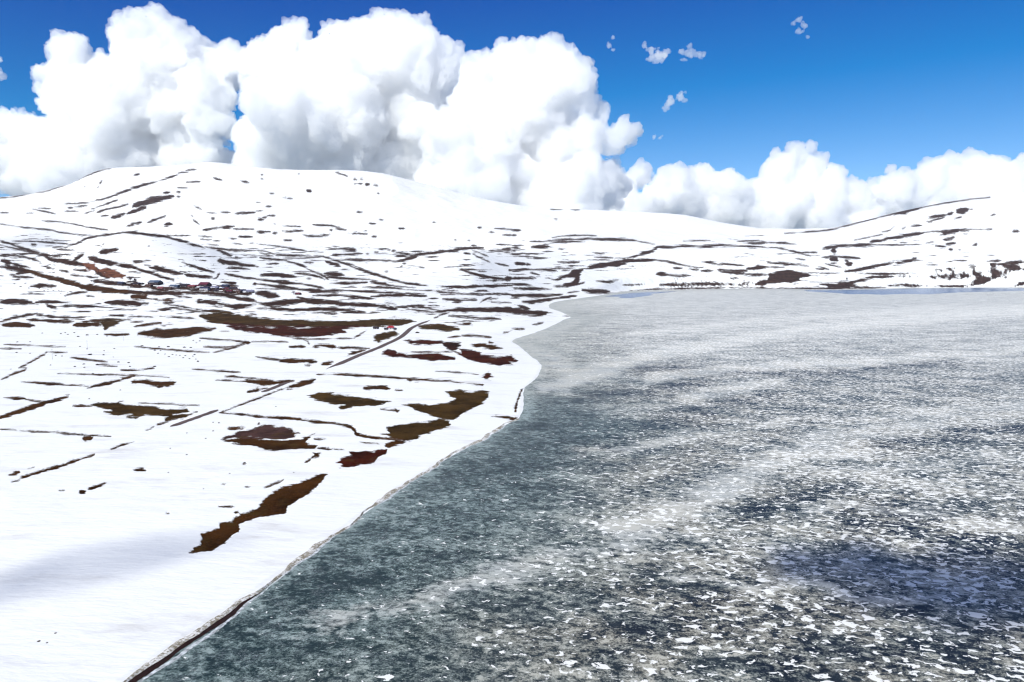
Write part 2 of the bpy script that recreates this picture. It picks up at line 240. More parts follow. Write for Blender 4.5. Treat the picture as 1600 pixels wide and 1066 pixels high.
# patches: sheet, soil kind, outline
PATCHES = [
('c1', 'scarp', '505 650 565 655 575 690 530 698 505 680'), ('c1', 'scarp', '590 685 640 680 700 700 750 720 730 745 680 748 640 725'),
('c1', 'brown', '150 690 260 715 350 745 420 760 480 770 560 785 640 795 700 805 760 815 700 825 600 825 520 820 460 800 400 780 330 755 250 735 190 720'),
('c1', 'brown', '780 840 870 835 880 855 960 868 1080 862 1000 872 860 872 780 858'),
('px', 'olive', '310 492 345 488 400 494 430 499 540 501 570 499 610 498 640 499 650 502 640 505 635 508 600 510 570 512 480 512 400 511 350 508 318 500'),
('px', 'red', '350 508 400 511 480 512 570 512 530 514 540 519 520 523 490 527 470 526 440 525 400 520 370 515'),
('c1', 'olive', '600 1000 780 980 700 1010 650 1035 620 1060 615 1040'),
('c2', 'olive', '975 1045 1010 1033 1120 1036 1200 1045 1150 1052 1060 1050'),
('c3', 'far', '245 750 330 715 370 690 430 680 520 665 600 648 690 632 780 628 860 632 780 645 700 652 630 675 560 672 500 685 430 690 408 715 405 750 390 775 430 765 430 770 380 785 330 797 300 790 310 775 370 760 370 745 320 740 270 757'),
('c3', 'far', '615 625 700 612 760 590 830 565 865 558 860 575 800 605 720 622 650 625'),
('c4', 'far', '0 715 110 692 200 705 255 722 230 735 190 740 190 755 160 765 60 765 0 775'),
('c4', 'far', '310 775 400 770 490 765 560 740 620 728 720 725 800 728 910 733 740 735 650 740 580 760 510 770 500 780 560 795 480 805 350 805 345 790'),
('c4', 'far', '700 780 830 770 900 780 1080 785 1200 778 1220 750 1270 735 1340 722 1400 715 1470 728 1380 740 1310 765 1280 780 1150 797 1000 795 850 797 720 792'),
('c4', 'far', '1440 790 1480 770 1523 765 1600 762 1600 795 1523 795'),
('c5', 'olive', '470 510 510 495 570 500 640 485 620 500 730 510 810 520 870 530 970 525 985 545 900 560 1010 550 950 580 860 595 850 580 880 565 760 555 700 575 660 570 690 555 600 555 540 545 580 540 520 520'),
('c6', 'olive', '565 215 620 190 680 180 700 195 650 220 600 235'),
('c6', 'red', '720 222 800 220 910 228 930 240 850 250 760 245'), ('c6', 'dark', '910 235 960 232 1005 235 1000 255 970 275 935 268 915 252'),
('c6', 'red', '1000 270 1060 270 1105 285 1090 300 1180 305 1250 298 1280 322 1240 330 1260 345 1190 352 1100 335 1050 318 1010 300'),
('c6', 'red', '615 295 645 270 685 275 690 290 780 292 900 290 975 310 980 325 900 322 870 330 790 315 700 303'),
('c6', 'brown', '1045 240 1120 240 1190 255 1215 265 1150 270 1080 262'),
('c6', 'red', '1090 398 1120 395 1138 380 1150 395 1180 408 1145 412 1150 422 1125 420 1110 405'),
('c6', 'olive', '250 500 310 480 400 487 480 500 600 515 660 520 620 535 520 545 480 545 430 560 410 555 440 540 350 530 290 515'),
('c6', 'olive', '930 480 1000 468 1060 480 1110 468 1145 482 1120 525 1060 560 1010 585 970 612 900 605 850 585 800 570 750 550 700 540 800 535 860 540 940 530 975 510'),
('c6', 'olive', '640 655 700 640 770 630 830 622 900 612 950 620 950 640 880 665 810 690 770 715 740 720 690 705 620 690 600 680 650 675'),
('g5', 'brown', '110 380 300 350 500 350 700 370 900 380 1060 370 1150 360 1190 340 1240 310 1300 285 1330 290 1290 310 1250 330 1210 370 1180 400 1210 425 1320 450 1300 470 1200 485 1000 490 900 495 790 510 680 490 560 460 400 440 250 410'),
('g5', 'plough', '110 375 200 330 300 290 420 255 560 225 660 195 740 200 820 215 900 205 960 225 1020 235 1030 265 1100 275 1110 295 1040 310 1050 350 900 380 700 370 500 340 300 350 150 385'),
('g5', 'brown', '1240 515 1290 530 1370 540 1340 580 1280 590 1250 610 1290 565'),
('c6', 'red', '390 825 420 800 470 785 450 765 520 765 580 770 640 758 640 775 600 795 580 820 520 830 450 845 400 850 430 835'),
('c7', 'brown', '950 328 1000 290 1010 255 1005 235 1060 225 1100 205 1095 180 1160 175 1180 150 1250 125 1290 110 1300 90 1340 45 1400 10 1450 0 1530 -30 1600 -60 1640 -70 1590 0 1500 60 1440 95 1430 130 1370 145 1300 150 1240 170 1190 190 1200 215 1150 260 1110 295 1050 320 985 335'),
('g4', 'brown', '250 793 300 787 420 795 560 815 640 830 670 848 560 845 440 840 320 810'),
]
TRACK = '9 0 598 150 605 280 622 400 635 460 645 485 665 490 685 540 698 640 708 760 722'     # sheet c6: the bare farm track
SOIL = {'dark': (.022, .006, .003), 'brown': (.040, .015, .003), 'olive': (.040, .021, .005), 'red': (.036, .006, .002),
        'far': (.032, .015, .010), 'plough': (.052, .026, .022), 'scarp': (.12, .045, .025)}
# ------------------------------------------------------------------ shoreline (world metres, ice level z = 0)
SHORE_PX = """195 1066 300 990 400 925 480 870 560 810 650 745 720 705 770 678 795 661 813 655 819 633 818 606 830 599 841 587 848 571 838 562 832 560 814 542 801 535 800 531
821 525 842 518 862 510 875 503 882 499 894 496 887 493 876 487 864 484 856 479 860 474 876 470 901 467 942 461 973 455.5 1000 454.2 1100 452 1200 451 1260 452 1290 452.5 1332 452 1387 451 1430 449.8 1500 449.2 1600 449 1700 449"""
_p = np.array(SHORE_PX.split(), float).reshape(-1, 2)
_sx, _sy = at_z(_p[:, 0], _p[:, 1])
def smooth_line(P, n=3):
    for _ in range(n):
        Q = np.empty((2 * len(P) - 2, P.shape[1])); Q[0::2] = P[:-1] * .75 + P[1:] * .25; Q[1::2] = P[:-1] * .25 + P[1:] * .75
        P = np.vstack([P[:1], Q, P[-1:]])
    return P
SHORE = np.stack([_sx, _sy], 1)
_d0 = SHORE[0] - SHORE[1]; _d0 /= np.linalg.norm(_d0)
SHORE = np.vstack([SHORE[0] + _d0 * 400, SHORE[0] + _d0 * 60, SHORE, [[SHORE[-1][0] + 4000, SHORE[-1][1] + 300]]])
SHORE = smooth_line(SHORE, 2)
LAKE_POLY = np.vstack([SHORE, [[9000, -600], [SHORE[0][0], -600]]])
def poly_sdf(px, py, P):
    """signed distance, positive inside the closed outline P"""
    d = np.full(px.shape, 1e18, px.dtype); ins = np.zeros(px.shape, bool)
    for (ax, ay), (bx, by) in zip(P, np.roll(P, -1, 0)):
        ex, ey = bx - ax, by - ay; L = ex * ex + ey * ey + 1e-12
        t = np.clip(((px - ax) * ex + (py - ay) * ey) / L, 0, 1)
        d = np.minimum(d, (px - ax - t * ex) ** 2 + (py - ay - t * ey) ** 2)
        if by != ay:
            c = (ay > py) != (by > py)
            ins ^= c & (px < (bx - ax) * (py - ay) / (by - ay) + ax)
    d = np.sqrt(d); return np.where(ins, d, -d)
def line_dist(px, py, P, W=None):
    """distance to a polyline; with W (one width per point) the half width minus the distance"""
    best = np.full(px.shape, -1e9) if W is not None else np.full(px.shape, 1e9)
    for k in range(len(P) - 1):
        (ax, ay), (bx, by) = P[k], P[k + 1]
        ex, ey = bx - ax, by - ay; L = ex * ex + ey * ey + 1e-12
        t = np.clip(((px - ax) * ex + (py - ay) * ey) / L, 0, 1)
        d = np.hypot(px - ax - t * ex, py - ay - t * ey)
        best = np.minimum(best, d) if W is None else np.maximum(best, .5 * (W[k] * (1 - t) + W[k + 1] * t) - d)
    return best

# ------------------------------------------------------------------ relief: ground lines (survey pixel u, v, distance Y)
def line(txt):
    P = np.array(txt.split(), float).reshape(-1, 3)
    a, y, c = ray(P[:, 0], P[:, 1])
    return a / y, P[:, 2], CAM_H + P[:, 2] * c / y          # s = X/Y, distance, height
EDGE = line("-700 470 1500 0 470 1500 300 469 1500 600 468 1550 740 467 1800 860 464.5 2350 960 457.5 2800 1100 452.3 3290 1200 451.5 3400 1300 451.6 3420 1400 451.3 3450 1600 449.5 3520 2300 448 3550")
FOOT = line("-700 360 2500 -100 370 2500 0 378 2450 60 394 2400 100 384 2450 150 370 2500 200 364 2500 260 370 2500 310 384 2550 350 397 2600 420 404 2700 480 406 2800 560 408 2900 620 406 2950 660 399 3000 720 388 3000 750 388 3050 800 396 3200 870 400 3400 960 400 3700 1060 395 3900 1200 402 4000 1300 410 4000 1400 408 4000 1600 400 4000 2300 390 4000")
BACK = line("-700 368 3200 -100 374 3200 0 372 3200 60 380 3100 100 396 3100 150 392 3200 200 388 3200 260 390 3200 310 396 3200 350 396 3200 420 393 3300 480 393 3400 560 397 3500 620 400 3550 660 404 3600 720 400 3700 750 398 3700 800 384 3800 870 376 4000 960 373 4200 1060 379 4400 1200 383 4500 1300 386 4500 1400 385 4500 1600 378 4500 2300 360 4500")
MID = line("-700 345 4300 0 340 4300 100 330 4300 200 318 4300 325 315 4300 400 320 4300 560 335 4300 700 352 4400 800 360 4600 1000 362 4800 1100 366 5000 1200 372 5000 1300 370 5000 1400 358 5000 1500 346 5000 1600 342 5000 2300 330 5000")
RIDGE = line("""-700 300 6000 -250 322 6000 -100 314 6000 0 308 6000 30 306 6000 60 301 6000 110 288 5900 140 272 5900 160 264 5800 190 262.5 5800 220 262 5800 270 259 5700 300 257 5700 325 253 5600 345 254 5600 370 259 5700 400 262 5700 440 265 5700 480 266 5800 560 267 5800
600 271 5800 640 281 5800 700 297 5800 760 312 5800 820 322 5900 870 327 5900 930 328.5 6000 1000 331 6000 1070 335 6000 1120 346 6000 1185 357 6000 1240 357.5 6000 1300 356 5900 1350 345 5800 1400 332 5800 1450 321 5800 1500 311.5 5800 1545 305 5800 1600 304 5800 1700 303 5800 2300 310 5800""")
us = np.arange(-50, 1651, 1.2)
s_mid = ((us - 800) / FPX) / (CP + (533 - 450) / FPX * SP)
side = np.geomspace(0.008, 0.42, 36)
S = np.concatenate([s_mid[0] - side[::-1], s_mid, s_mid[-1] + side])
Ynear = np.geomspace(25, 160, 22)[:-1]
Yplain = CAM_H * FPX / np.arange(1100 - 420, 95, -1.15); Yplain = Yplain[Yplain > 160]
Yhill = np.arange(Yplain[-1] + 8, 6150, 12.0)
Yfar = np.geomspace(6180, 9000, 22)
YR = np.concatenate([Ynear, Yplain, Yhill, Yfar])
NS, NY = len(S), len(YR)
def onS(L, k): return np.interp(S, L[0], L[k])
right = sstep(S, 0.0, 0.1)
knY = [np.full(NS, 20.0), np.full(NS, 600.0), np.full(NS, 1100.0)]
knZ = [np.full(NS, 2.0), np.full(NS, 2.5), 5.0 * (1 - right) + 1.5 * right]
for L in (EDGE, FOOT, BACK, MID, RIDGE):
    knY.append(onS(L, 1)); knZ.append(onS(L, 2))
def sm(a, w=9):
    k = np.ones(w) / w; return np.convolve(np.pad(a, w // 2, 'edge'), k, 'valid')
for i in (3, 4, 5, 6): knY[i], knZ[i] = sm(knY[i], 71 if i > 3 else 9), sm(knZ[i], 71 if i > 3 else 9)
knY[7], knZ[7] = sm(knY[7], 31), sm(knZ[7], 7)
knY += [knY[7] + 900, np.full(NS, 9100.0)]; knZ += [knZ[7] - 190, knZ[7] * 0.35]
KY, KZ = np.array(knY), np.array(knZ)
h = np.diff(KY, axis=0); dl = np.diff(KZ, axis=0) / h
m = np.zeros_like(KZ)
same = dl[:-1] * dl[1:] > 0
w1, w2 = 2 * h[1:] + h[:-1], h[1:] + 2 * h[:-1]
with np.errstate(divide='ignore', invalid='ignore'):
    m[1:-1] = np.where(same, (w1 + w2) / (w1 / dl[:-1] + w2 / dl[1:]), 0)
m[0], m[-1] = dl[0], dl[-1]
m[7] = dl[6] * 0.30                                              # crests stay rounded, not flat
Yg = np.broadcast_to(YR[:, None], (NY, NS)); Sg = np.broadcast_to(S[None, :], (NY, NS))
Zg = np.zeros((NY, NS))
for k in range(len(KY) - 1):
    hk = KY[k + 1] - KY[k]
    t = (Yg - KY[k]) / hk
    seg = (t >= 0) & (t < 1) if k < len(KY) - 2 else (t >= 0)
    t = np.clip(t, 0, 1)
    z = (KZ[k] * (1 + 2 * t) * (1 - t) ** 2 + hk * m[k] * t * (1 - t) ** 2 + KZ[k + 1] * t * t * (3 - 2 * t) + hk * m[k + 1] * t * t * (t - 1))
    Zg = np.where(seg, z, Zg)
Xg = Sg * Yg
# rolling relief of the hills, drifts on the plain
hill = sstep(Yg, 1500, 3000) * sstep(Zg, 20, 160) * (1 - 0.65 * sstep(Sg, 0.0, 0.15) * (1 - sstep(Yg, 4300, 5200)))
Zg = Zg + hill * (15 * fbm2(Xg / 420, Yg / 420, 4, 3) - 20 * np.abs(fbm2(Xg / 330, Yg / 900, 3, 7)) * sstep(Yg, 3000, 4200) + 14 * fbm2(Xg / 1300 + 7, Yg / 1300, 2, 5)) * (1 - 0.7 * sstep(Yg, 5200, 5800))
Zg = Zg + 0.35 * fbm2(Xg / 45, Yg / 30, 3, 9) * (1 - hill) + 0.10 * fbm2(Xg / 9, Yg / 5, 3, 11) * (Yg < 900)
# the shore
DL = -poly_sdf(Xg.astype(np.float32), Yg.astype(np.float32), LAKE_POLY.astype(np.float32))                                 # metres from the shore, positive on land
DL = DL + np.where(np.abs(DL) < 60, 0.9 * fbm2(Xg / 14, Yg / 14, 3, 21) * np.clip(Yg / 500, .5, 4), 0)
Zg = np.where(DL > 0, np.maximum(Zg, 1.2) * sstep(DL, -2, 45 + Yg * 0.01) + 0.35 * sstep(DL, 0, 2.5), -0.25 * np.clip(-DL, 0, 8))
def ground_z(X, Y):
    s = X / Y
    i = np.clip(np.searchsorted(S, s) - 1, 0, NS - 2); j = np.clip(np.searchsorted(YR, Y) - 1, 0, NY - 2)
    a = np.clip((s - S[i]) / (S[i + 1] - S[i]), 0, 1); b = np.clip((Y - YR[j]) / (YR[j + 1] - YR[j]), 0, 1)
    return (Zg[j, i] * (1 - a) + Zg[j, i + 1] * a) * (1 - b) + (Zg[j + 1, i] * (1 - a) + Zg[j + 1, i + 1] * a) * b
def spot(u, v):
    """the point of the ground seen at a survey pixel"""
    a, y, c = ray(u, v); s = float(a / y); sl = float(c / y)
    Yt = np.concatenate([np.geomspace(60, 1200, 900), np.arange(1203, 7000, 3.0)])
    zt = ground_z(s * Yt, Yt); below = zt >= CAM_H + sl * Yt
    k = int(np.argmax(below)) if below.any() else len(Yt) - 1
    return float(s * Yt[k]), float(Yt[k]), float(zt[k])

# ------------------------------------------------------------------ where the snow has gone (stored on the ground's vertices)
U, V = project(Xg, Yg, Zg)
BARE = np.full((NY, NS), -8.0, np.float32)
SOILC = np.zeros((NY, NS, 3), np.float32); SOILC[:] = SOIL['brown']
SOILC[:] = np.where((Yg > 1250)[..., None], np.array(SOIL['far']), SOILC)
wob = (fbm2(U / 26, V / 4, 4, 31) * 1.1 + fbm2(U / 13, V / 1.5, 3, 33) * 1.3).astype(np.float32)
Uf, Vf, Bf, Sf, Wf = U.ravel(), V.ravel(), BARE.ravel(), SOILC.reshape(-1, 3), wob.ravel()
order = np.argsort(Uf, kind='stable'); Uo = Uf[order]
def near(P, pad):
    lo, hi = np.searchsorted(Uo, P[:, 0].min() - pad), np.searchsorted(Uo, P[:, 0].max() + pad)
    idx = order[lo:hi]; vv = Vf[idx]
    return idx[(vv > P[:, 1].min() - pad) & (vv < P[:, 1].max() + pad)]
def add_stroke(key, txt, soil=None):
    ox, oy, k = SHEETS[key]; q = np.array(txt.split(), float)
    W, P = q[0] / k, q[1:].reshape(-1, 2) / k + (ox, oy)
    W = max(W * 1.14, 1.9)
    if len(P) > 2: P = smooth_line(P, 1)
    n = len(P); L = np.concatenate([[0], np.cumsum(np.hypot(*np.diff(P, axis=0).T))]); t = L / L[-1]
    if n == 2:
        P = P[0] + (P[1] - P[0]) * np.linspace(0, 1, 5)[:, None]; t = np.linspace(0, 1, 5)
    ws = W * (0.45 + 0.7 * np.clip(4 * t * (1 - t), 0, 1) ** 0.5) * (0.8 + 0.4 * RNG.random(len(t)))
    idx = near(P, W + 4)
    if not len(idx): return
    d = line_dist(Uf[idx], Vf[idx], P, ws) + Wf[idx] * min(1.8, 0.42 * W)
    Bf[idx] = np.maximum(Bf[idx], d)
    if soil:
        sel = idx[d > -2]; Sf[sel] = SOIL[soil]
def add_patch(key, soil, txt):
    ox, oy, k = SHEETS[key]; P = np.array(txt.split(), float).reshape(-1, 2) / k + (ox, oy)
    idx = near(P, 5)
    if not len(idx): return
    d = poly_sdf(Uf[idx], Vf[idx], P) + Wf[idx] * 2.2
    Bf[idx] = np.maximum(Bf[idx], d)
    sel = idx[d > (-2.5 if soil != 'plough' else 0)]; Sf[sel] = SOIL[soil]
for key, block in STROKES.items():
    for row in block.split('\n'):
        for st in row.split('|'):
            if st.strip(): add_stroke(key, st)
for key, soil, txt in PATCHES: add_patch(key, soil, txt)
add_stroke('c6', TRACK, 'brown')
# thin unmapped streaks along the contours of the lower slopes
st = fbm2(U / 26, V / 2.1, 3, 51) + 0.35 * fbm2(U / 90, V / 22, 2, 53)
zone = sstep(V, 352, 400) * (1 - sstep(V, 492, 520)) * (1 - 0.55 * sstep(U, 800, 900)) * (DL > 12)
fill = (st - 0.39) * 9 - 3 * (1 - zone)
BARE = np.where((zone > 0.05) & (Yg > 1100), np.maximum(BARE, np.clip(fill, -8, 1.2)), BARE).astype(np.float32)
BARE = np.where(DL < 1.0, np.minimum(BARE, -3), BARE)
Zg = Zg - 0.30 * sstep(BARE, -0.6, 0.8) * (Yg < 900)

# ------------------------------------------------------------------ materials of the ground
def ground_material():
    m, nt, b = new_mat('snow_and_soil'); n = N(nt)
    p = n.pos()
    bare = n.attr('bare').outputs['Fac']; soil = n.attr('soil').outputs['Color']
    e1 = n.noise(n.mapping(p, scale=(.6, 1.3, .6)), 0.11, 8, 0.68)
    e2 = n.noise(p, 0.9, 4, 0.7)
    edge = n.math('ADD', bare, n.math('ADD', n.math('MULTIPLY_ADD', e1, 7.0, -3.5), n.math('MULTIPLY_ADD', e2, 4.5, -2.25)))
    e3 = n.noise(p, 5.0, 3, 0.7)
    edge = n.math('ADD', edge, n.math('MULTIPLY_ADD', e3, 4.0, -2.0))
    mask = n.ramp(edge, -0.8, 0.6)
    g1 = n.noise(p, 0.05, 6, 0.65); g2 = n.noise(p, 1.3, 5, 0.7)
    vary = n.math('ADD', n.ramp(g1, 0.3, 0.7, 0.45, 1.45), n.ramp(g2, 0.35, 0.65, -0.35, 0.45))
    vm = nt.nodes.new('ShaderNodeVectorMath'); vm.operation = 'SCALE'; n.put(vm.inputs[0], soil); n.put(vm.inputs['Scale'], vary)
    grass = n.mix(n.ramp(n.noise(p, 0.12, 5, 0.6), 0.52, 0.68, 0, 0.55), vm.outputs[0], (.058, .034, .008))
    dirt = n.ramp(n.noise(n.mapping(p, scale=(.5, 1.5, 1)), 0.035, 7, 0.7), 0.50, 0.78)
    snow = n.mix(n.math('MULTIPLY', dirt, 0.75), (.765, .765, .755), (.50, .475, .455))
    nt.links.new(n.mix(mask, snow, grass), b.inputs['Base Color'])
    nt.links.new(n.ramp(mask, 0, 1, 0.6, 0.95), b.inputs['Roughness'])
    b.inputs['Specular IOR Level'].default_value = 0.03
    drift = n.noise(n.mapping(p, rot=(0, 0, .5), scale=(.4, 1.4, 1)), 0.25, 6, 0.62)
    nt.links.new(n.bump(n.math('ADD', drift, n.math('MULTIPLY', g2, mask)), 0.6, 0.6), b.inputs['Normal'])
    return m
MAT_GROUND = ground_material()

# ------------------------------------------------------------------ the ground, cut into plain, foothills, mountain and hill
idx = np.arange(NY * NS).reshape(NY, NS)
quad = np.stack([idx[:-1, :-1], idx[:-1, 1:], idx[1:, 1:], idx[1:, :-1]], -1)
DLc = np.maximum.reduce([DL[:-1, :-1], DL[1:, :-1], DL[:-1, 1:], DL[1:, 1:]])
keep = DLc > -9
Yc, Sc = Yg[:-1, :-1], Sg[:-1, :-1]
s_valley = float(np.interp(1235, us, s_mid))
yB, yC = KY[3] + 60, KY[5]
reg = np.where(Yc < yB[None, :-1], 0, np.where(Yc < yC[None, :-1], 1, np.where(Sc < s_valley + (Yc - 5000) * 2e-5, 2, 3)))
VERT = np.stack([Xg, Yg, Zg], -1).reshape(-1, 3)
for r, name in enumerate(('snow_plain', 'foothills', 'mountain', 'hill')):
    F = quad[keep & (reg == r)]
    uq, inv = np.unique(F, return_inverse=True)
    me = mesh_np(name, VERT[uq], inv.reshape(-1, 4), MAT_GROUND)
    a = me.attributes.new('bare', 'FLOAT', 'POINT'); a.data.foreach_set('value', BARE.ravel()[uq].astype(np.float32))
    a = me.attributes.new('soil', 'FLOAT_COLOR', 'POINT')
    a.data.foreach_set('color', np.hstack([SOILC.reshape(-1, 3)[uq], np.ones((len(uq), 1), np.float32)]).astype(np.float32).ravel())
    tag(link(bpy.data.objects.new(name, me)), kind='structure')

# ------------------------------------------------------------------ the frozen lake
ly = np.concatenate([np.geomspace(25, 150, 16)[:-1], CAM_H * FPX / np.linspace(734, 27.5, 320)])
ls = np.linspace(-0.85, 1.14, 400)
LY, LS = np.meshgrid(ly, ls, indexing='ij'); LX = LS * LY
LD = poly_sdf(LX.astype(np.float32), LY.astype(np.float32), LAKE_POLY.astype(np.float32))                                   # metres out from the shore
LU, LV = project(LX, LY, np.zeros_like(LX))
wx, wy = 34 * fbm2(LU / 120, LV / 45, 4, 91), 15 * fbm2(LU / 90, LV / 40, 4, 92) * np.clip((LV - 440) / 250, .15, 1.4)
def bands(txt):
    tot = np.zeros(LX.shape)
    for row in txt.split('|'):
        q = np.array(row.split(), float); w, s, P = q[0], q[1], smooth_line(q[2:].reshape(-1, 2), 2)
        d = line_dist(LU + wx, LV + wy, P)
        tot = np.maximum(tot, s * np.exp(-(d / w) ** 2))
    return tot
VEIL = 1.0 * bands("""11 1.5 838 604 870 592 950 572 1050 547 1150 530 1300 510 1450 495 1600 485 1750 478|9 1.3 1000 590 1120 577 1225 570 1350 565 1600 547 1750 540|10 1.1 1050 625 1150 612 1225 595|17 1.0 1275 690 1350 670 1450 655 1600 635 1750 615
|28 1.05 960 842 1000 824 1045 805 1124 771 1161 749 1225 719 1281 700 1350 690|12 1.0 1262 786 1319 786 1375 797 1487 812 1600 824 1700 835|10 1.0 1060 900 1094 904 1187 910 1281 915 1337 929 1397 940 1450 929 1500 925|40 .35 1000 850 1150 842 1300 832 1420 850
|24 .75 500 985 550 970 625 944 719 921 775 902 850 876 925 865 1000 850|8 .8 940 818 1000 812 1060 800|24 .35 430 1010 520 970 620 935|14 .8 1240 735 1400 725 1600 715|16 .4 1300 750 1450 755 1600 760|10 .5 900 640 1000 632 1100 640|24 1 840 556 885 575 868 602|9 .9 802 533 840 523 885 504|7 .9 858 478 900 470 965 467|14 .45 820 540 900 520 1000 500
|10 .8 900 700 1050 690 1250 660|7 1.1 1000 520 1200 500 1500 480""".replace('\n', ''))
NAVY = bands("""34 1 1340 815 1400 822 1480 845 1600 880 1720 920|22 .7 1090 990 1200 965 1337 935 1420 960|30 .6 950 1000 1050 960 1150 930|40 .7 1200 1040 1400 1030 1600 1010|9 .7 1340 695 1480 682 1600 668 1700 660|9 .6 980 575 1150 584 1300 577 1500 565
|8 .5 1000 655 1120 635 1230 620|14 .5 1180 790 1260 770 1330 760|10 .5 880 620 980 610 1100 600|12 .5 900 690 1000 670 1100 655""".replace('\n', ''))  # dark clear ice; the first, strongest band paints the cloud's shadow into the colour
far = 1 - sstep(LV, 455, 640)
out = sstep(LD + 12 * fbm2(LX / 40, LY / 40, 2, 64), 8, 95)
# LIGHT: how much frost and old snow the ice carries, less in the painted shadow (0.5 = half and half)
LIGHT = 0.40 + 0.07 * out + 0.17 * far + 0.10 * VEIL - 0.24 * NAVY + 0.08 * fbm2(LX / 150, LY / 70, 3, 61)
LIGHT = np.maximum(LIGHT, 0.38 + 0.22 * np.exp(-(LD / (3.0 + LY * 0.012)) ** 2))
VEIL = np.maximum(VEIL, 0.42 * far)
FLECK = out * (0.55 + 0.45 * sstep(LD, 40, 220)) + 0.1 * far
TEAL = 1 - sstep(LD + 30 * fbm2(LX / 60, LY / 60, 2, 66), 25, 130)
TEAL = TEAL * (0.25 + 0.75 * sstep(LV, 575, 650))
LIGHT = LIGHT + 0.10 * (1 - out) * (1 - sstep(LV, 560, 630))
VEIL = np.maximum(VEIL, 0.75 * (1 - sstep(LD, 10, 90)) * (1 - sstep(LV, 570, 625)))
def lake_material():
    m, nt, b = new_mat('lake_ice'); n = N(nt); p = n.pos()
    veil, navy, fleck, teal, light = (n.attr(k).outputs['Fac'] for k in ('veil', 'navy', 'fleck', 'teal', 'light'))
    wind = n.mapping(p, rot=(0, 0, 0.62), scale=(0.80, 1.12, 1))        # the wind has combed the snow
    big = n.noise(wind, 0.03, 5, 0.6); midn = n.noise(wind, 0.10, 8, 0.72, 0.5); fl = n.noise(wind, 0.40, 7, 0.72, 0.3); fine = n.noise(p, 1.4, 5, 0.75)
    # cloudiness of the ice: black and clear to milky; navy also holds the painted cloud shadow
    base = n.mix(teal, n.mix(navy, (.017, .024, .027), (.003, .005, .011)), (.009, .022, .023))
    grey = n.mix(teal, n.mix(n.ramp(big, .4, .6), (.145, .162, .148), (.19, .180, .145)), (.075, .108, .102))
    pale = n.mix(teal, n.mix(n.ramp(midn, .4, .6), (.36, .372, .34), (.43, .415, .35)), (.23, .285, .27))
    smoke = n.noise(n.mapping(p, rot=(0, 0, -.25), scale=(.60, 1.15, 1)), 0.05, 8, 0.70, 0.6)
    t = n.math('ADD', n.math('MULTIPLY_ADD', midn, 0.95, -0.475), n.math('ADD', n.math('MULTIPLY_ADD', fl, 1.5, -0.75), n.math('MULTIPLY_ADD', fine, 1.1, -0.55)))
    t = n.math('ADD', n.math('ADD', t, n.math('MULTIPLY_ADD', big, 0.5, -0.25)), n.math('ADD', light, n.math('MULTIPLY_ADD', smoke, 0.35, -0.175)))
    c = n.mix(n.ramp(t, 0.30, 0.46), base, grey)
    c = n.mix(n.ramp(t, 0.47, 0.64), c, pale)
    # flecks of old snow, thick in some wind lanes and gone from others
    f2 = n.math('ADD', n.math('MULTIPLY', fl, 0.72), n.math('ADD', n.math('MULTIPLY', midn, 0.20), n.math('MULTIPLY', fine, 0.08)))
    lanes = n.math('ADD', n.math('MULTIPLY_ADD', big, 0.20, -0.10), n.math('MULTIPLY_ADD', smoke, 0.14, -0.07))
    fb = n.noise(wind, 0.36, 3.2, 0.56, 0.7)
    f2 = n.math('ADD', n.math('MULTIPLY', fb, 0.86), n.math('MULTIPLY', fine, 0.14))
    thr = n.math('SUBTRACT', 0.720, n.math('ADD', lanes, n.math('ADD', n.math('MULTIPLY', fleck, 0.115), n.math('MULTIPLY', light, 0.12))))
    fm = n.ramp(n.math('SUBTRACT', f2, thr), -0.010, 0.016)
    # smoky veils of blown frost over ice and flecks
    vv = n.math('ADD', veil, n.math('ADD', n.math('MULTIPLY_ADD', smoke, 2.6, -1.3), n.math('MULTIPLY_ADD', fl, 2.4, -1.2)))
    vmask = n.math('MULTIPLY', n.ramp(vv, 0.30, 1.25), 0.70)
    c = n.mix(vmask, c, n.mix(n.ramp(big, .35, .65), (.46, .475, .465), (.52, .505, .455)))
    c = n.mix(n.math('MULTIPLY', fm, 0.93), c, (.78, .775, .74))
    # hairline scratches in the clear ice
    sc1 = n.noise(n.mapping(p, rot=(0, 0, -.35), scale=(.35, 1.2, 1)), 0.9, 3, 0.6, 1.6)
    hair = n.math('SUBTRACT', 1.0, n.ramp(n.math('ABSOLUTE', n.math('SUBTRACT', sc1, 0.5)), 0.0, 0.014))
    hair = n.math('MULTIPLY', n.math('MULTIPLY', hair, n.ramp(n.noise(p, 0.13, 3), 0.42, 0.62)), n.math('MULTIPLY_ADD', teal, 0.5, 0.15))
    c = n.mix(hair, c, (.50, .55, .57))
    nt.links.new(c, b.inputs['Base Color'])
    nt.links.new(n.ramp(n.math('MAXIMUM', fm, vmask), 0, 1, 0.42, 0.85), b.inputs['Roughness'])
    b.inputs['Specular IOR Level'].default_value = 0.15
    nt.links.new(n.bump(n.math('ADD', f2, n.math('MULTIPLY', fm, 0.3)), 0.3, 0.25), b.inputs['Normal'])
    return m
LI = np.arange(LX.size).reshape(LX.shape)
LQ = np.stack([LI[:-1, :-1], LI[:-1, 1:], LI[1:, 1:], LI[1:, :-1]], -1)[LD[:-1, :-1] > -40 - LY[:-1, :-1] * .03]
uq, inv = np.unique(LQ, return_inverse=True)
LVERT = np.stack([LX, LY, np.zeros_like(LX)], -1).reshape(-1, 3)
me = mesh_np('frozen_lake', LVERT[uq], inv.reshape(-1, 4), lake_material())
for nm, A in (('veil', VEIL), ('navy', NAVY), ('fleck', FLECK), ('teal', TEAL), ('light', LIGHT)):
    a = me.attributes.new(nm, 'FLOAT', 'POINT'); a.data.foreach_set('value', A.ravel()[uq].astype(np.float32))
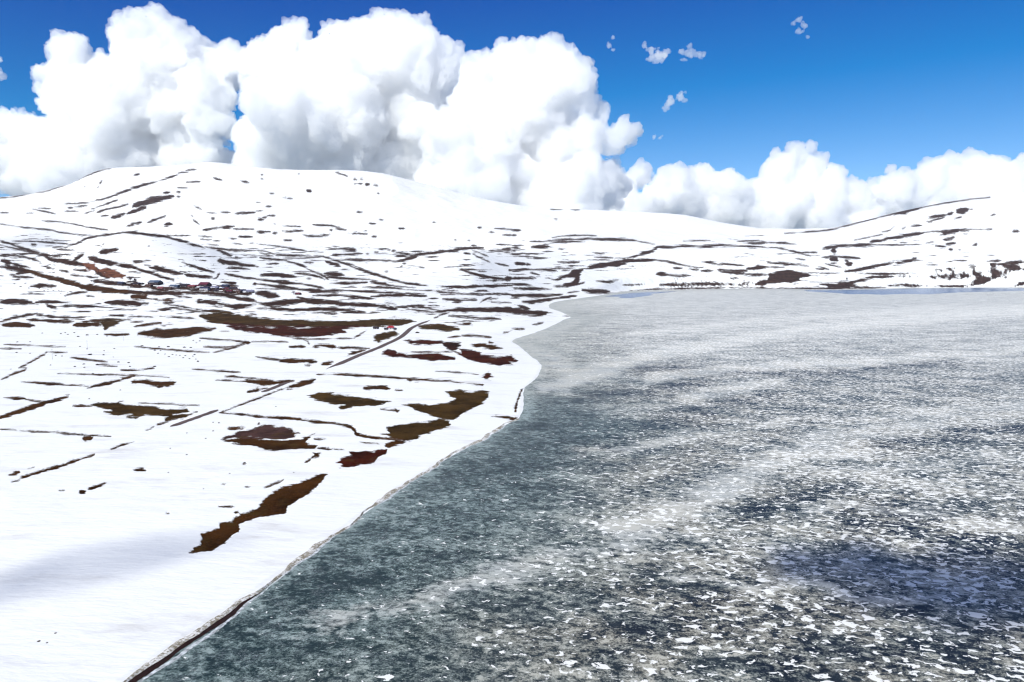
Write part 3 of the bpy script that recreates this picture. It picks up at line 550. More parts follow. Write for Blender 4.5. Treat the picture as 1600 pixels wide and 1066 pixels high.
tag(link(bpy.data.objects.new('frozen_lake', me)), kind='structure')

# open water along the far shore
m, nt, b = new_mat('open_water'); n = N(nt)
b.inputs['Base Color'].default_value = (.045, .11, .22, 1); b.inputs['Roughness'].default_value = 0.25
nt.links.new(n.bump(n.noise(n.pos(), 0.4, 4), 0.3, 0.3), b.inputs['Normal'])
MAT_WATER = m
for out in ("1255 453.2 1290 453.6 1332 453.1 1387 452 1430 450.8 1500 450.2 1600 450 1640 450 1640 455 1600 454.4 1560 455.5 1500 457 1450 460 1415 459.4 1380 460.6 1350 459.6 1330 459.9 1300 457.6 1262 455.4",
            "944 463.4 960 461 985 458.2 1010 456.6 1060 455.2 1040 457.4 1015 459.4 1022 461 1000 464 985 466 965 466 970 464"):
    P = np.array(out.split(), float).reshape(-1, 2); x, y = at_z(P[:, 0], P[:, 1], 0.1)
    bm = bmesh.new(); vs = [bm.verts.new((a, c, 0.1)) for a, c in zip(x, y)]
    f = bm.faces.new(vs); bmesh.ops.triangulate(bm, faces=[f]); bmesh.ops.recalc_face_normals(bm, faces=bm.faces)
    me = bpy.data.meshes.new('open_water'); bm.to_mesh(me); bm.free(); me.materials.append(MAT_WATER)
    tag(link(bpy.data.objects.new('open_water', me)), kind='structure')

# ------------------------------------------------------------------ shore strips: pushed-up sandy ice, wet mud, crack
def ribbon(name, mat, P, offs, zs, jit, seed):
    """strip along a world polyline: offs = offsets (m, + = land side) per point row, zs = heights"""
    P = np.asarray(P); T = np.gradient(P, axis=0); T /= np.linalg.norm(T, axis=1)[:, None]
    Nn = np.stack([-T[:, 1], T[:, 0]], 1)
    rows = []
    r = np.random.default_rng(seed)
    for o, z in zip(offs, zs):
        o = np.broadcast_to(o, len(P)) + jit * (r.random(len(P)) - .5); zz = z + (0.25 * jit * r.random(len(P)) if z > 0.09 else 0)
        rows.append(np.column_stack([P + Nn * o[:, None], np.broadcast_to(zz, len(P))]))
    R = np.array(rows); k, L = R.shape[:2]
    I = np.arange(k * L).reshape(k, L)
    Q = np.stack([I[:-1, :-1], I[:-1, 1:], I[1:, 1:], I[1:, :-1]], -1).reshape(-1, 4)
    return tag(link(bpy.data.objects.new(name, mesh_np(name, R.reshape(-1, 3), Q, mat))), kind='structure')
def resample(P, step):
    L = np.concatenate([[0], np.cumsum(np.hypot(*np.diff(P, axis=0).T))]); t = np.arange(0, L[-1], step)
    return np.stack([np.interp(t, L, P[:, 0]), np.interp(t, L, P[:, 1])], 1)
i0 = int(np.argmin(np.hypot(SHORE[:, 0] - at_z(815, 655)[0], SHORE[:, 1] - at_z(815, 655)[1])))
near_shore = resample(SHORE[2:i0 + 1], 0.5)
_t = np.arange(len(near_shore)) * 0.5; _T = np.gradient(near_shore, axis=0); _T /= np.linalg.norm(_T, axis=1)[:, None]
near_shore = near_shore + np.stack([-_T[:, 1], _T[:, 0]], 1) * (1.1 * fbm2(_t / 16, _t * 0, 3, 81) * np.clip(_t / 60, .3, 2.5))[:, None]
m, nt, b = new_mat('sandy_ice'); n = N(nt); p = n.pos()
w = n.noise(p, 1.6, 6, 0.7)
nt.links.new(n.mix(n.ramp(n.math('ADD', n.math('MULTIPLY', n.noise(p, 1.6, 6, .75), .6), n.math('MULTIPLY', n.noise(p, .16, 3, .6), .4)), .47, .56), n.mix(n.ramp(w, .35, .6), (.17, .14, .09), (.30, .265, .20)), (.72, .70, .67)), b.inputs['Base Color'])
nt.links.new(n.bump(w, 0.6, 0.3), b.inputs['Normal']); b.inputs['Roughness'].default_value = 0.8
MAT_SANDY = m
MAT_MUD = plain_mat('wet_mud', (.020, .008, .005), 0.6, 0.4, 0.8)
MAT_RIM = plain_mat('white_rim_ice', (.42, .44, .45), 0.6, 0.5, 0.7)
nsu, _ = project(near_shore[:, 0], near_shore[:, 1], np.zeros(len(near_shore)))
fade = np.clip(np.linspace(0, 1, len(near_shore)) * 8, 0, 1)
grow = 1 + np.hypot(near_shore[:, 0], near_shore[:, 1]) / 600
vw = np.clip(0.62 + 1.6 * fbm2(_t / 22, _t * 0 + 3, 4, 83), 0.12, 1.7)
ribbon('shore_ice_ridge', MAT_SANDY, near_shore, [0.9 * grow * vw, 0.5 * grow * vw, 0.1 * grow * vw, -0.35 * grow], [0.42, 0.46, 0.30, 0.02], 0.16, 1)
muddy = near_shore[nsu < 418]; tp = np.clip((418 - nsu[nsu < 418]) / 90, 0, 1)
ribbon('shore_mud', MAT_MUD, muddy, [-0.25 + 0 * tp, -0.25 - 1.4 * tp, -0.25 - 3.3 * tp * (.8 + .5 * fbm2(_t[:len(tp)] / 9, tp * 0, 3, 85))], [0.06, 0.05, 0.045], 0.16, 2)
ribbon('shore_rim_ice', MAT_RIM, near_shore, [-0.3 - 2.5 * np.clip((440 - nsu) / 110, 0, 1), -(0.35 + .5 * vw) * grow - 2.8 * np.clip((440 - nsu) / 110, 0, 1)], [0.03, 0.02], 0.30, 3)

# ------------------------------------------------------------------ the road along the plain: bare stretches of asphalt
MAT_ROAD = plain_mat('worn_asphalt', (.10, .072, .066), 0.9, 0.35, 0.5)
def drape(px, width, name, mat, lift=0.12, jit=0.5):
    P = np.array([spot(u, v)[:2] for u, v in np.array(px.split(), float).reshape(-1, 2)])
    P = resample(smooth_line(P, 2), 3.0)
    T = np.gradient(P, axis=0); T /= np.linalg.norm(T, axis=1)[:, None]; Nn = np.stack([-T[:, 1], T[:, 0]], 1)
    t = np.linspace(0, 1, len(P)); wd = width * np.clip(np.minimum(t, 1 - t) * 14, 0.12, 1)
    rows = []
    for k in (-.5, -.17, .17, .5):
        Q = P + Nn * ((wd * k + jit * (RNG.random(len(P)) - .5) * (abs(k) > .3))[:, None])
        rows.append(np.column_stack([Q, ground_z(Q[:, 0], Q[:, 1]) + lift]))
    return np.array(rows)
Vs, Fs, base = [], [], 0
for px, w in (("673 500 655 507 642 513 634 521 625 528 604 538 586 546 560 556 535 567 508 578", 8.0), ("452 597 432 605 408 614", 5.5), ("341 641 318 649 290 659 263 669", 5.0)):
    R = drape(px, w, 'road', MAT_ROAD); k, L = R.shape[:2]; I = np.arange(k * L).reshape(k, L) + base
    Vs.append(R.reshape(-1, 3)); Fs.append(np.stack([I[:-1, :-1], I[:-1, 1:], I[1:, 1:], I[1:, :-1]], -1).reshape(-1, 4)); base += k * L
tag(link(bpy.data.objects.new('road', mesh_np('road', np.vstack(Vs), np.vstack(Fs), MAT_ROAD))), kind='structure')

# ------------------------------------------------------------------ houses of the village and the farm
WALLS = {'dark': plain_mat('dark_stone_wall', (.028, .02, .024)), 'brown': plain_mat('mud_wall', (.07, .035, .025)), 'pale': plain_mat('plaster_wall', (.42, .40, .42)),
         'red': plain_mat('red_wall', (.12, .035, .035)), 'grey': plain_mat('grey_wall', (.12, .11, .13))}
ROOFS = {'navy': plain_mat('navy_sheet_roof', (.025, .03, .06), .5), 'blue': plain_mat('blue_sheet_roof', (.05, .07, .115), .45), 'red': plain_mat('red_sheet_roof', (.30, .02, .03), .5),
         'maroon': plain_mat('maroon_roof', (.10, .02, .035), .6), 'pink': plain_mat('faded_red_roof', (.18, .05, .06), .6), 'brown': plain_mat('earth_roof', (.07, .04, .035)),
         'grey': plain_mat('grey_sheet_roof', (.17, .17, .24), .5), 'dark': plain_mat('dark_roof', (.028, .022, .03), .6), 'snow': plain_mat('snowy_roof', (.80, .80, .83), .7)}
MAT_PANE = plain_mat('window_glass', (.02, .025, .035), 0.15); MAT_DOOR = plain_mat('door_wood', (.06, .035, .025)); MAT_FRAME = plain_mat('white_frame', (.7, .7, .7))
def box_vf(x0, x1, y0, y1, z0, z1):
    v = [(x, y, z) for z in (z0, z1) for y in (y0, y1) for x in (x0, x1)]
    return v, [(0, 2, 3, 1), (4, 5, 7, 6), (0, 1, 5, 4), (1, 3, 7, 5), (3, 2, 6, 7), (2, 0, 4, 6)]
def part(name, vf, mat, parent):
    return link(bpy.data.objects.new(name, pd(name, vf[0], vf[1], mat)), parent)
def house(u, v, wpx, roof, wall, label, group=None, cat='house', hip=False, rz=None, hgt=None, name='house', snow=False):
    X, Y, Z = spot(u, v)
    w = 1.2 * wpx / FPX * Y; d = w * random.uniform(.6, .8); hh = hgt or max(2.6, w * random.uniform(.20, .27)); rh = w * random.uniform(.16, .22)
    o = empty(name, (X, Y + d * .5, Z - .3), random.uniform(-.35, .35) if rz is None else rz)
    w2, d2 = w / 2, d / 2
    part('wall', ([(-w2, -d2, -1.5), (w2, -d2, -1.5), (w2, d2, -1.5), (-w2, d2, -1.5), (-w2, -d2, hh), (w2, -d2, hh), (w2, d2, hh), (-w2, d2, hh), (-w2, 0, hh + rh * .96), (w2, 0, hh + rh * .96)],
                  [(0, 1, 5, 4), (2, 3, 7, 6), (1, 2, 6, 9, 5), (3, 0, 4, 8, 7)]), WALLS[wall], o)
    e = .45; t = .22; hx = w2 * .45 if hip else -e
    a = w2 + e; bb = d2 + e; zl = hh - rh * e / d2
    rv = [(-a, -bb, zl), (a, -bb, zl), (a, bb, zl), (-a, bb, zl), (-w2 + hx, 0, hh + rh), (w2 - hx, 0, hh + rh)]
    rv += [(x, y, z + t) for x, y, z in rv]
    rf = [(6, 7, 11, 10), (8, 9, 10, 11), (7, 8, 11), (9, 6, 10), (0, 4, 5, 1), (2, 5, 4, 3), (1, 5, 2), (3, 4, 0), (0, 1, 7, 6), (1, 2, 8, 7), (2, 3, 9, 8), (3, 0, 6, 9)]
    r = part('roof', (rv, rf), ROOFS[roof], o)
    part('chimney', box_vf(w2 * .3, w2 * .3 + .7, -.35, .35, hh + rh * .5, hh + rh + 1.0), WALLS['brown'], r)
    if snow:
        part('roof_snow', ([(-a * .9, -bb * .95, zl + t + .1 + rh * .04), (a * .2, -bb * .95, zl + t + .1 + rh * .04), (a * .3, -.3, hh + rh * .88 + t + .08), (-a * .8, -.3, hh + rh * .88 + t + .08)], [(0, 1, 2, 3)]), ROOFS['snow'], r)
    dr = part('door', box_vf(-.6, .6, -d2 - .08, -d2 + .05, 0, 2.1), MAT_DOOR, o)
    for x in (-w2 * .6, w2 * .55):
        wd = part('window', box_vf(x - .75, x + .75, -d2 - .07, -d2 + .05, hh * .35, hh * .35 + 1.15), MAT_FRAME, o)
        part('pane', box_vf(x - .6, x + .6, -d2 - .10, -d2 - .06, hh * .35 + .14, hh * .35 + 1.0), MAT_PANE, wd)
    return tag(o, label, cat, group)
VG = 'houses of the village below the hill'
VILLAGE = [  # u, v, width px, roof, wall, label, snow
(188, 445, 9, 'navy', 'dark', 'dark navy shed at the left end of the village', False), (212, 446, 8, 'dark', 'brown', 'brown-walled house just right of the bare trees', False),
(220, 445, 6, 'dark', 'dark', 'small black hut between the bare trees and the blue-roofed barn', False), (240, 446, 15, 'blue', 'dark', 'large blue-roofed barn standing highest in the left half of the village', True),
(231, 449, 8, 'brown', 'brown', 'low earth-roofed shed in front of the large blue barn', False), (250, 452, 8, 'pink', 'red', 'small reddish house right below the large blue barn', False),
(260, 453, 10, 'brown', 'brown', 'brown house between the reddish house and the blue-grey barn', False), (271, 451, 11, 'blue', 'grey', 'long blue-grey roofed barn left of the pale tree', True),
(287, 449, 12, 'dark', 'dark', 'low dark shed just right of the pale tree', False), (298, 450, 9, 'pink', 'brown', 'pale red roofed house near the middle of the village', False),
(305, 449, 7, 'maroon', 'dark', 'dark red roofed house touching the pale red one', False), (310, 451, 6, 'dark', 'dark', 'black hut left of the large maroon roof', True),
(318, 448, 13, 'maroon', 'dark', 'wide maroon-roofed house, largest in the right half of the village', False), (318, 454, 11, 'navy', 'pale', 'navy-roofed house with a pale wall below the maroon roof', False),
(327, 451, 7, 'dark', 'dark', 'dark house right of the wide maroon roof', False), (334, 452, 9, 'grey', 'dark', 'lavender-grey roofed house right of the maroon roof', True),
(337, 456, 7, 'dark', 'dark', 'black shed in front of the lavender-grey roof', False), (345, 452, 7, 'grey', 'brown', 'small grey-roofed house left of the navy roof', True),
(351, 450, 9, 'navy', 'dark', 'navy-roofed house at the upper edge of the right cluster', False), (355, 453, 7, 'maroon', 'brown', 'dull maroon hut just below the upper navy roof', False),
(346, 457, 8, 'brown', 'brown', 'brown shed on the lower edge of the right cluster', True), (357, 457, 7, 'maroon', 'dark', 'maroon-roofed shed on the lower edge beside the brown shed', False),
(363, 454, 10, 'dark', 'brown', 'long dark roof in the middle of the right cluster', False), (369, 455, 7, 'brown', 'pale', 'brown-roofed house with a pale wall near the right end', False),
(372, 458, 7, 'brown', 'brown', 'lowest brown hut near the right end of the village', False), (378, 456, 8, 'navy', 'dark', 'dark purple-roofed house third from the right end', False),
(384, 458, 8, 'grey', 'pale', 'pale grey house second from the right end of the village', True), (390, 458, 9, 'grey', 'dark', 'grey-brown shed at the right end of the village', False),
(465, 461, 7, 'maroon', 'brown', 'lone brown house beside the grey tree right of the village', False),
]
for u, v, w, r, wa, lab, sn in VILLAGE: house(u, v, w, r, wa, lab, VG, snow=sn)
FG = 'buildings of the roadside farm'
house(610, 514.5, 9, 'red', 'pale', 'white farmhouse with a bright red hipped roof by the road', FG, hip=True, rz=.1)
house(603, 516.2, 4.6, 'dark', 'dark', 'black shed against the left side of the red-roofed farmhouse', FG, cat='shed', name='shed', rz=.0)
house(617, 516.2, 4, 'navy', 'dark', 'dark shed against the right side of the red-roofed farmhouse', FG, cat='shed', name='shed', rz=.2)
house(587, 514.5, 6.5, 'dark', 'dark', 'lone dark shed in the snow left of the farmhouse', FG, cat='shed', name='shed', rz=-.2)

# ------------------------------------------------------------------ bare trees and shrubs
MAT_BARK = plain_mat('bark', (.055, .036, .034)); MAT_TWIG = plain_mat('bare_twigs', (.085, .05, .052)); MAT_PALE = plain_mat('pale_twigs', (.30, .28, .30)); MAT_SHRUB = plain_mat('dry_shrub', (.035, .026, .022))
def stick(bv, bf, a, c, ra, rc):
    a, c = np.array(a), np.array(c); d = c - a; d /= np.linalg.norm(d) + 1e-9
    x = np.cross(d, [.3, .9, .2]); x /= np.linalg.norm(x); y = np.cross(d, x); k = len(bv)
    for P, r in ((a, ra), (c, rc)):
        for j in range(3): bv.append(tuple(P + r * (math.cos(j * 2.094) * x + math.sin(j * 2.094) * y)))
    bf += [(k + j, k + (j + 1) % 3, k + 3 + (j + 1) % 3, k + 3 + j) for j in range(3)]
def bare_tree(u, v, hpx, wpx, mat, label, group):
    X, Y, Z = spot(u, v); H = hpx / FPX * Y; Wd = wpx / FPX * Y / 2
    o = empty('bare_tree', (X, Y, Z - .3)); tag(o, label, 'tree', group)
    tv, tf = [], []; stick(tv, tf, (0, 0, 0), (.1, 0, H * .45), H * .035, H * .018)
    cv, cf = [], []
    for i in range(46):
        a = random.uniform(0, 6.283); b = random.uniform(.15, 1.0); z0 = H * random.uniform(.2, .45)
        tip = (Wd * b * math.cos(a), Wd * b * math.sin(a), H * (1 - .45 * b * b) * random.uniform(.75, 1.0))
        stick(cv if i > 6 else tv, cf if i > 6 else tf, (0, 0, z0), tip, H * .012, H * .004)
        for j in range(9):
            t = random.uniform(.4, 1); base = np.array([tip[0] * t, tip[1] * t, z0 + (tip[2] - z0) * t])
            stick(cv, cf, base, base + np.array([random.gauss(0, 1), random.gauss(0, 1), random.gauss(.5, .7)]) * H * .10, H * .006, H * .003)
    link(bpy.data.objects.new('trunk', pd('trunk', tv, tf, MAT_BARK)), o); link(bpy.data.objects.new('crown', pd('crown', cv, cf, mat)), o)
TG = 'bare trees in and by the village'
bare_tree(203.5, 441, 10, 8, MAT_TWIG, 'broad brown bare tree, left of the pair above the village', TG)
bare_tree(211, 443, 9, 7, MAT_TWIG, 'brown bare tree, right of the pair above the village', TG)
bare_tree(282, 448, 7, 6, MAT_PALE, 'pale grey bare tree between the blue-grey barn and the dark shed', TG)
bare_tree(459, 461, 7, 8, MAT_PALE, 'round pale grey tree beside the lone house', TG)
bare_tree(1323, 439.5, 6, 3, MAT_BARK, 'small dark tree standing alone near the far shore', TG)
bare_tree(143, 441, 4, 8, MAT_BARK, 'dark thicket of bare trees left of the village', TG)
def blob(seed, flat=.7):
    bm = bmesh.new(); bmesh.ops.create_icosphere(bm, subdivisions=2, radius=1)
    r = np.random.default_rng(seed)
    for vt in bm.verts:
        n_ = vt.co.copy(); k = 1 + .35 * math.sin(5 * n_.x + seed) * math.cos(4 * n_.y - seed) + r.uniform(-.16, .16)
        vt.co = (n_.x * k, n_.y * k, max(n_.z * k * flat, -.25))
    me = bpy.data.meshes.new('clump'); bm.to_mesh(me); bm.free(); return me
SHRUB_ME = [blob(k) for k in range(5)]
for me in SHRUB_ME: me.materials.append(MAT_SHRUB)
DOTS = """66 521 3 95 522 3.4 102 520.5 2.6 106 523 3 116 520.6 3 136 524.3 4.5 122 526.4 3.6 152 523.4 3 167 525.8 3 27 535 3.4 47 534.6 2.6 125 542 2.6 136 546 2.8 141 555 6 87 556.2 2.8 97 557 3 79 571 2.8 117 573.4 3.4 132 574.5 3 131 569.4 4 145 585 4 152 570.8 4.5 15.5 547 2.4 26 551.4 3.2 47 552.6 2.6 17 577.5 2.4
178.5 545.4 2.8 222 541.5 4.4 234 544.4 3.4 242 548 3.6 251 548.6 3 248.5 542.4 3 263 542.6 4.2 247 552.8 2.8 264 558 3.4 258 553.8 2.4 269.5 554.5 2.8 275.5 555.3 2.8 281 555.7 2.8 289.5 556.4 3 286.5 559.6 3 276.5 549.4 3 296 561 3 304 555 3.4 301.5 557.4 2.6 306 561.6 2.6 288 543.4 4 298 544 3.6 309 565.4 4 312 533.4 3 307 536.4 2.6 302 532.6 2.4
185 566.6 4 201 567.4 4 203 573.4 3 241.5 573.6 5 162 555.4 3.4 177 558.5 2.4 162.5 548.6 2.4 188 610 3 139.5 623.6 3 342 661.6 3.2 404.8 662.4 3.6 321.5 685.8 3 333 674 3 292 677.4 2.6 266 701 2.6 291.7 711 2.8 382 724 4 263 738.5 2.6 318 764.6 2.4 359 741 2.6 333 661 2.6
22.5 444.3 2.6 32 448.3 2.8 40 443.2 2.8 45 450.8 2.4 61.5 451.5 2 69 454.4 2.2 75 453.3 1.8 75 455.5 2 83.5 454.4 2.4 92 454.2 2.4 96 455.4 2 95 459.7 2 106 458.2 2 652 520.5 6 459 739 2.4 431 636 2.4"""
q = np.array(DOTS.split(), float).reshape(-1, 3)
for k, (u, v, w) in enumerate(q):
    X, Y, Z = spot(u, v); r = w / FPX * Y / 2
    o = bpy.data.objects.new('shrub', SHRUB_ME[k % 5]); o.location = (X, Y, Z + r * .1); o.scale = (r, r * .8, r * random.uniform(.7, 1.0)); o.rotation_euler = (0, 0, random.uniform(0, 6.28))
    link(o)
    if abs(u - 652) < 1: tag(o, 'large dark bush in the snow just right of the road', 'shrub', 'shrubs dotted over the snow fields')
    elif abs(u - 141) < .5 and v > 550: tag(o, 'widest dark shrub, below the tall power pole', 'shrub', 'shrubs dotted over the snow fields')
    else:
        where = ('tiny dark shrub on the snow slope left of the village' if v < 470 else 'small dark shrub alone in the near snow fields' if v > 600 else
                 'small dark shrub in the dense scatter left of the farm fields' if 215 < u < 320 else 'small dark shrub in the loose scatter between the power poles' if 60 < u <= 215 else 'small dark shrub in the snow near the left edge' if u <= 60 else 'small dark shrub by the field lines near the road')
        tag(o, where, 'shrub', 'shrubs dotted over the snow fields')
# ------------------------------------------------------------------ power poles
MAT_POLE = plain_mat('weathered_pole', (.30, .29, .30))
for u, v0, v1, lab in ((136.5, 546, 532, 'thin power pole standing over the widest shrub'), (82, 562, 544.5, 'nearest thin power pole at the left of the fields'), (193.5, 533, 523.5, 'farthest thin power pole before the dark red patch')):
    X, Y, Z = spot(u, v0); H = (v0 - v1) / FPX * Y
    o = empty('power_pole', (X, Y, Z - .2)); tag(o, lab, 'pole', 'power poles across the fields')
    pv, pf = [], []; stick(pv, pf, (0, 0, 0), (0, 0, H), .16, .10); link(bpy.data.objects.new('post', pd('post', pv, pf, MAT_POLE)), o)
    part('crossarm', box_vf(-1.0, 1.0, -.07, .07, H - .9, H - .74), MAT_POLE, o)
    for x in (-.85, 0, .85): part('insulator', box_vf(x - .06, x + .06, -.06, .06, H - .74, H - .45), WALLS['pale'], o)
# ------------------------------------------------------------------ stones
MAT_ROCK = plain_mat('dark_rock', (.06, .045, .035))
ROCK_ME = [blob(20 + k, .55) for k in range(3)]
for me in ROCK_ME: me.materials.append(MAT_ROCK)
for k, (u, v, w, lab) in enumerate(((61, 1003.5, 5, 'dark stone in the near snow, leftmost of three'), (73.5, 1005, 3.5, 'small dark stone in the near snow, nearest of three'), (87, 989.5, 4, 'dark stone in the near snow, farthest of three'))):
    X, Y, Z = spot(u, v); r = w / FPX * Y / 2; o = bpy.data.objects.new('stone', ROCK_ME[k]); o.location = (X, Y, Z); o.scale = (r, r, r * .7); link(o); tag(o, lab, 'stone', 'stones in the near snow')
X, Y = at_z(1295, 832); r = 7 / FPX * Y / 2
o = bpy.data.objects.new('stone', ROCK_ME[1]); o.location = (X, Y, .05); o.scale = (r, r * .7, r * .5); link(o); tag(o, 'single black stone lying out on the lake ice', 'stone')

# ------------------------------------------------------------------ clouds: closed bodies of even white vapour, lit by the sun
def vapour(name, dens):
    m = bpy.data.materials.new(name); m.use_nodes = True; nt = m.node_tree; nt.nodes.clear()
    out = nt.nodes.new('ShaderNodeOutputMaterial'); v = nt.nodes.new('ShaderNodeVolumeScatter')
    v.inputs['Color'].default_value = (.995, .995, .995, 1); v.inputs['Density'].default_value = dens; v.inputs['Anisotropy'].default_value = 0.2
    nt.links.new(v.outputs[0], out.inputs['Volume']); return m
def drop_crumbs(o, least):
    """remove the small loose pieces and hollow bubbles that fusing leaves"""
    me = o.data; ne = len(me.edges); e = np.empty(ne * 2, np.int32); me.edges.foreach_get('vertices', e); e = e.reshape(-1, 2)
    lab = np.arange(len(me.vertices))
    for _ in range(400):
        m_ = np.minimum(lab[e[:, 0]], lab[e[:, 1]]); new = lab.copy()
        np.minimum.at(new, e[:, 0], m_); np.minimum.at(new, e[:, 1], m_); new = new[new]
        if (new == lab).all(): break
        lab = new
    cnt = np.bincount(lab, minlength=len(lab)); ok = cnt[lab] >= least
    nf = len(me.polygons); f = np.empty(nf * 4, np.int32); me.loops.foreach_get('vertex_index', f); f = f.reshape(-1, 4)
    co = np.empty(len(lab) * 3, np.float32); me.vertices.foreach_get('co', co)
    f = f[ok[f[:, 0]]]; uq, inv = np.unique(f, return_inverse=True)
    old = o.data; o.data = mesh_np(o.name, co.reshape(-1, 3)[uq], inv.reshape(-1, 4)); bpy.data.meshes.remove(old)
def cloud_body(name, puffs, voxel, amp, mat, label, sub=24, seed=0, group='clouds over the mountains'):
    """puffs: list of (x, y, z, r) in metres; smaller puffs grow on them; fused, then billowed"""
    r_ = np.random.default_rng(seed)
    ico = {}
    for lev in (1, 2, 3):
        bm = bmesh.new(); bmesh.ops.create_icosphere(bm, subdivisions=lev, radius=1)
        bm.verts.ensure_lookup_table()
        ico[lev] = (np.array([v.co[:] for v in bm.verts]), np.array([[v.index for v in f.verts] for f in bm.faces])); bm.free()
    Vl, Fl, base = [], [], 0
    def add(c, r, lev):
        nonlocal base, Vl, Fl
        v, f = ico[lev]; Vl.append(v * r + c); Fl.append(f + base); base += len(v)
    for x, y, z, r in puffs:
        c = np.array([x, y, z]); add(c, r * .80, 3)
        for _ in range(sub):
            d = r_.normal(size=3); d /= np.linalg.norm(d)
            rr = r * r_.uniform(.18, .46); c2 = c + d * (r - rr * r_.uniform(.55, 1.15)); add(c2, rr, 2)
            for _ in range(7):
                e = r_.normal(size=3) + d * .8; e /= np.linalg.norm(e)
                add(c2 + e * rr * .9, rr * r_.uniform(.2, .42), 1)
    me = mesh_np(name, np.vstack(Vl), np.vstack(Fl))
    me.remesh_voxel_size = voxel
    o = bpy.data.objects.new(name, me); link(o)
    bpy.context.view_layer.objects.active = o; o.select_set(True)
    bpy.ops.object.voxel_remesh()
    o.select_set(False); me = o.data
    def grab():
        n_ = len(o.data.vertices); a = np.empty(n_ * 3, np.float32); o.data.vertices.foreach_get('co', a)
        d = np.empty(n_ * 3, np.float32); o.data.vertex_normals.foreach_get('vector', d); return a.reshape(-1, 3), d.reshape(-1, 3)
    def fuse():
        o.data.remesh_voxel_size = voxel; bpy.context.view_layer.objects.active = o; o.select_set(True); bpy.ops.object.voxel_remesh(); o.select_set(False)
    f = voxel / 25.0
    # torn and drawn out by the wind, then billowed at ever smaller sizes
    co, no = grab()
    wv = np.stack([vnoise3(co / (520 * f) + 3.7 * k, seed + 5 + k) * 2 - 1 for k in range(3)], 1) * 2.4 * amp
    wv += np.stack([vnoise3(co / (210 * f) + 1.9 * k, seed + 9 + k) * 2 - 1 for k in range(3)], 1) * 1.4 * amp
    b1 = np.abs(vnoise3(co / (260 * f), seed) * 2 - 1); b2 = np.abs(vnoise3(co / (120 * f) + 9, seed + 1) * 2 - 1)
    co = co + (wv + no * ((0.5 - b1) * 1.3 * amp + (0.5 - b2) * amp * .9)[:, None]).astype(np.float32)
    o.data.vertices.foreach_set('co', co.ravel()); o.data.update(); fuse()
    co, no = grab()
    b2 = np.abs(vnoise3(co / (105 * f) + 2, seed + 3) * 2 - 1); b3 = np.abs(vnoise3(co / (55 * f) + 4, seed + 2) * 2 - 1); b4 = vnoise3(co / (34 * f), seed + 4) - .5
    co = co + (no * ((.45 - b2) * amp * .8 + (.4 - b3) * amp * .95 + b4 * amp * .8)[:, None]).astype(np.float32)
    o.data.vertices.foreach_set('co', co.ravel()); o.data.update(); fuse()
    drop_crumbs(o, 400 if voxel > 15 else 60)
    me = o.data; me.polygons.foreach_set('use_smooth', np.full(len(me.polygons), True)); me.update()
    me.materials.clear(); me.materials.append(mat)
    big_ = [q for q in puffs if q[3] > 260]
    if voxel > 15 and big_:                                          # the dense heart of the cloud
        Vl, Fl, base = [], [], 0
        for x, y, z, r in big_: add(np.array([x, y, z]), r * .62, 2)
        cm = mesh_np('core', np.vstack(Vl), np.vstack(Fl)); core = bpy.data.objects.new('core', cm); link(core)
        cm.remesh_voxel_size = 70; bpy.context.view_layer.objects.active = core; core.select_set(True); bpy.ops.object.voxel_remesh(); core.select_set(False)
        core.data.materials.clear(); core.data.materials.append(mat); core.parent = o
    return tag(o, label, 'cloud', group)
def puffs_at(txt, Y0, thick=1.0, seed=0, lean=0.0, v0=120):
    r_ = np.random.default_rng(seed); out = []
    for u, v, r in np.array(txt.split(), float).reshape(-1, 3):
        a, y, c = ray(u, v); Yk = Y0 + r / FPX * Y0 * r_.uniform(-.5, .8) * thick - max(0.0, v - v0) * lean
        out.append((a / y * Yk, Yk, CAM_H + c / y * Yk, r / FPX * Y0))
    return out
DENSE = vapour('cloud_vapour', 0.0075); LOW = vapour('low_vapour', 0.04); WISP = vapour('wisp_vapour', 0.009); THIN = vapour('thin_vapour', 0.011)
cloud_body('cloud', puffs_at("108 82 32 112 125 38 125 160 46 152 215 68 248 88 62 290 95 48 345 112 38 215 165 85 275 185 80 315 165 50 215 265 90 300 270 58 18 210 32 60 205 28 -5 245 52 70 262 62 -80 240 70 130 290 80 -160 250 80", 12500, seed=1, lean=2.0), 26, 60, DENSE, 'towering white cumulus at the left with a separate knob on its left shoulder', seed=11)
cloud_body('cloud', puffs_at("452 64 27 405 105 34 440 122 58 515 95 40 560 80 44 600 64 34 628 45 20 652 31 11 630 95 58 682 118 42 560 160 100 470 190 88 412 205 42 650 180 78 425 268 58 500 278 90 620 280 90", 12000, seed=2, lean=2.0), 26, 60, DENSE, 'tallest bright white cumulus, above the middle of the mountain', seed=12)
cloud_body('cloud', puffs_at("755 125 36 800 98 38 850 92 38 884 97 28 888 140 38 762 180 58 828 170 80 742 250 80 840 250 88 915 168 22 930 152 10 940 192 17 902 220 38 985 214 19 962 224 17 940 282 32 900 300 58 705 300 60 800 310 80 870 330 70", 11500, seed=3, lean=2.0), 26, 60, DENSE, 'white cumulus with a tattered right edge, right of the tallest one', seed=13)
cloud_body('cloud', puffs_at("1000 276 22 978 292 22 1100 277 26 1062 292 33 1130 302 42 1050 322 38 1190 292 23 1215 267 25 1244 247 17 1264 234 8 1260 277 36 1300 302 36 1230 322 48 1130 335 40 1330 322 34 1010 345 40 1090 350 40 1170 352 38 1290 346 40 1350 352 36 960 330 40", 16000, seed=4, lean=4, v0=270), 34, 62, DENSE, 'low cumulus bank over the gap between mountain and hill', seed=14)
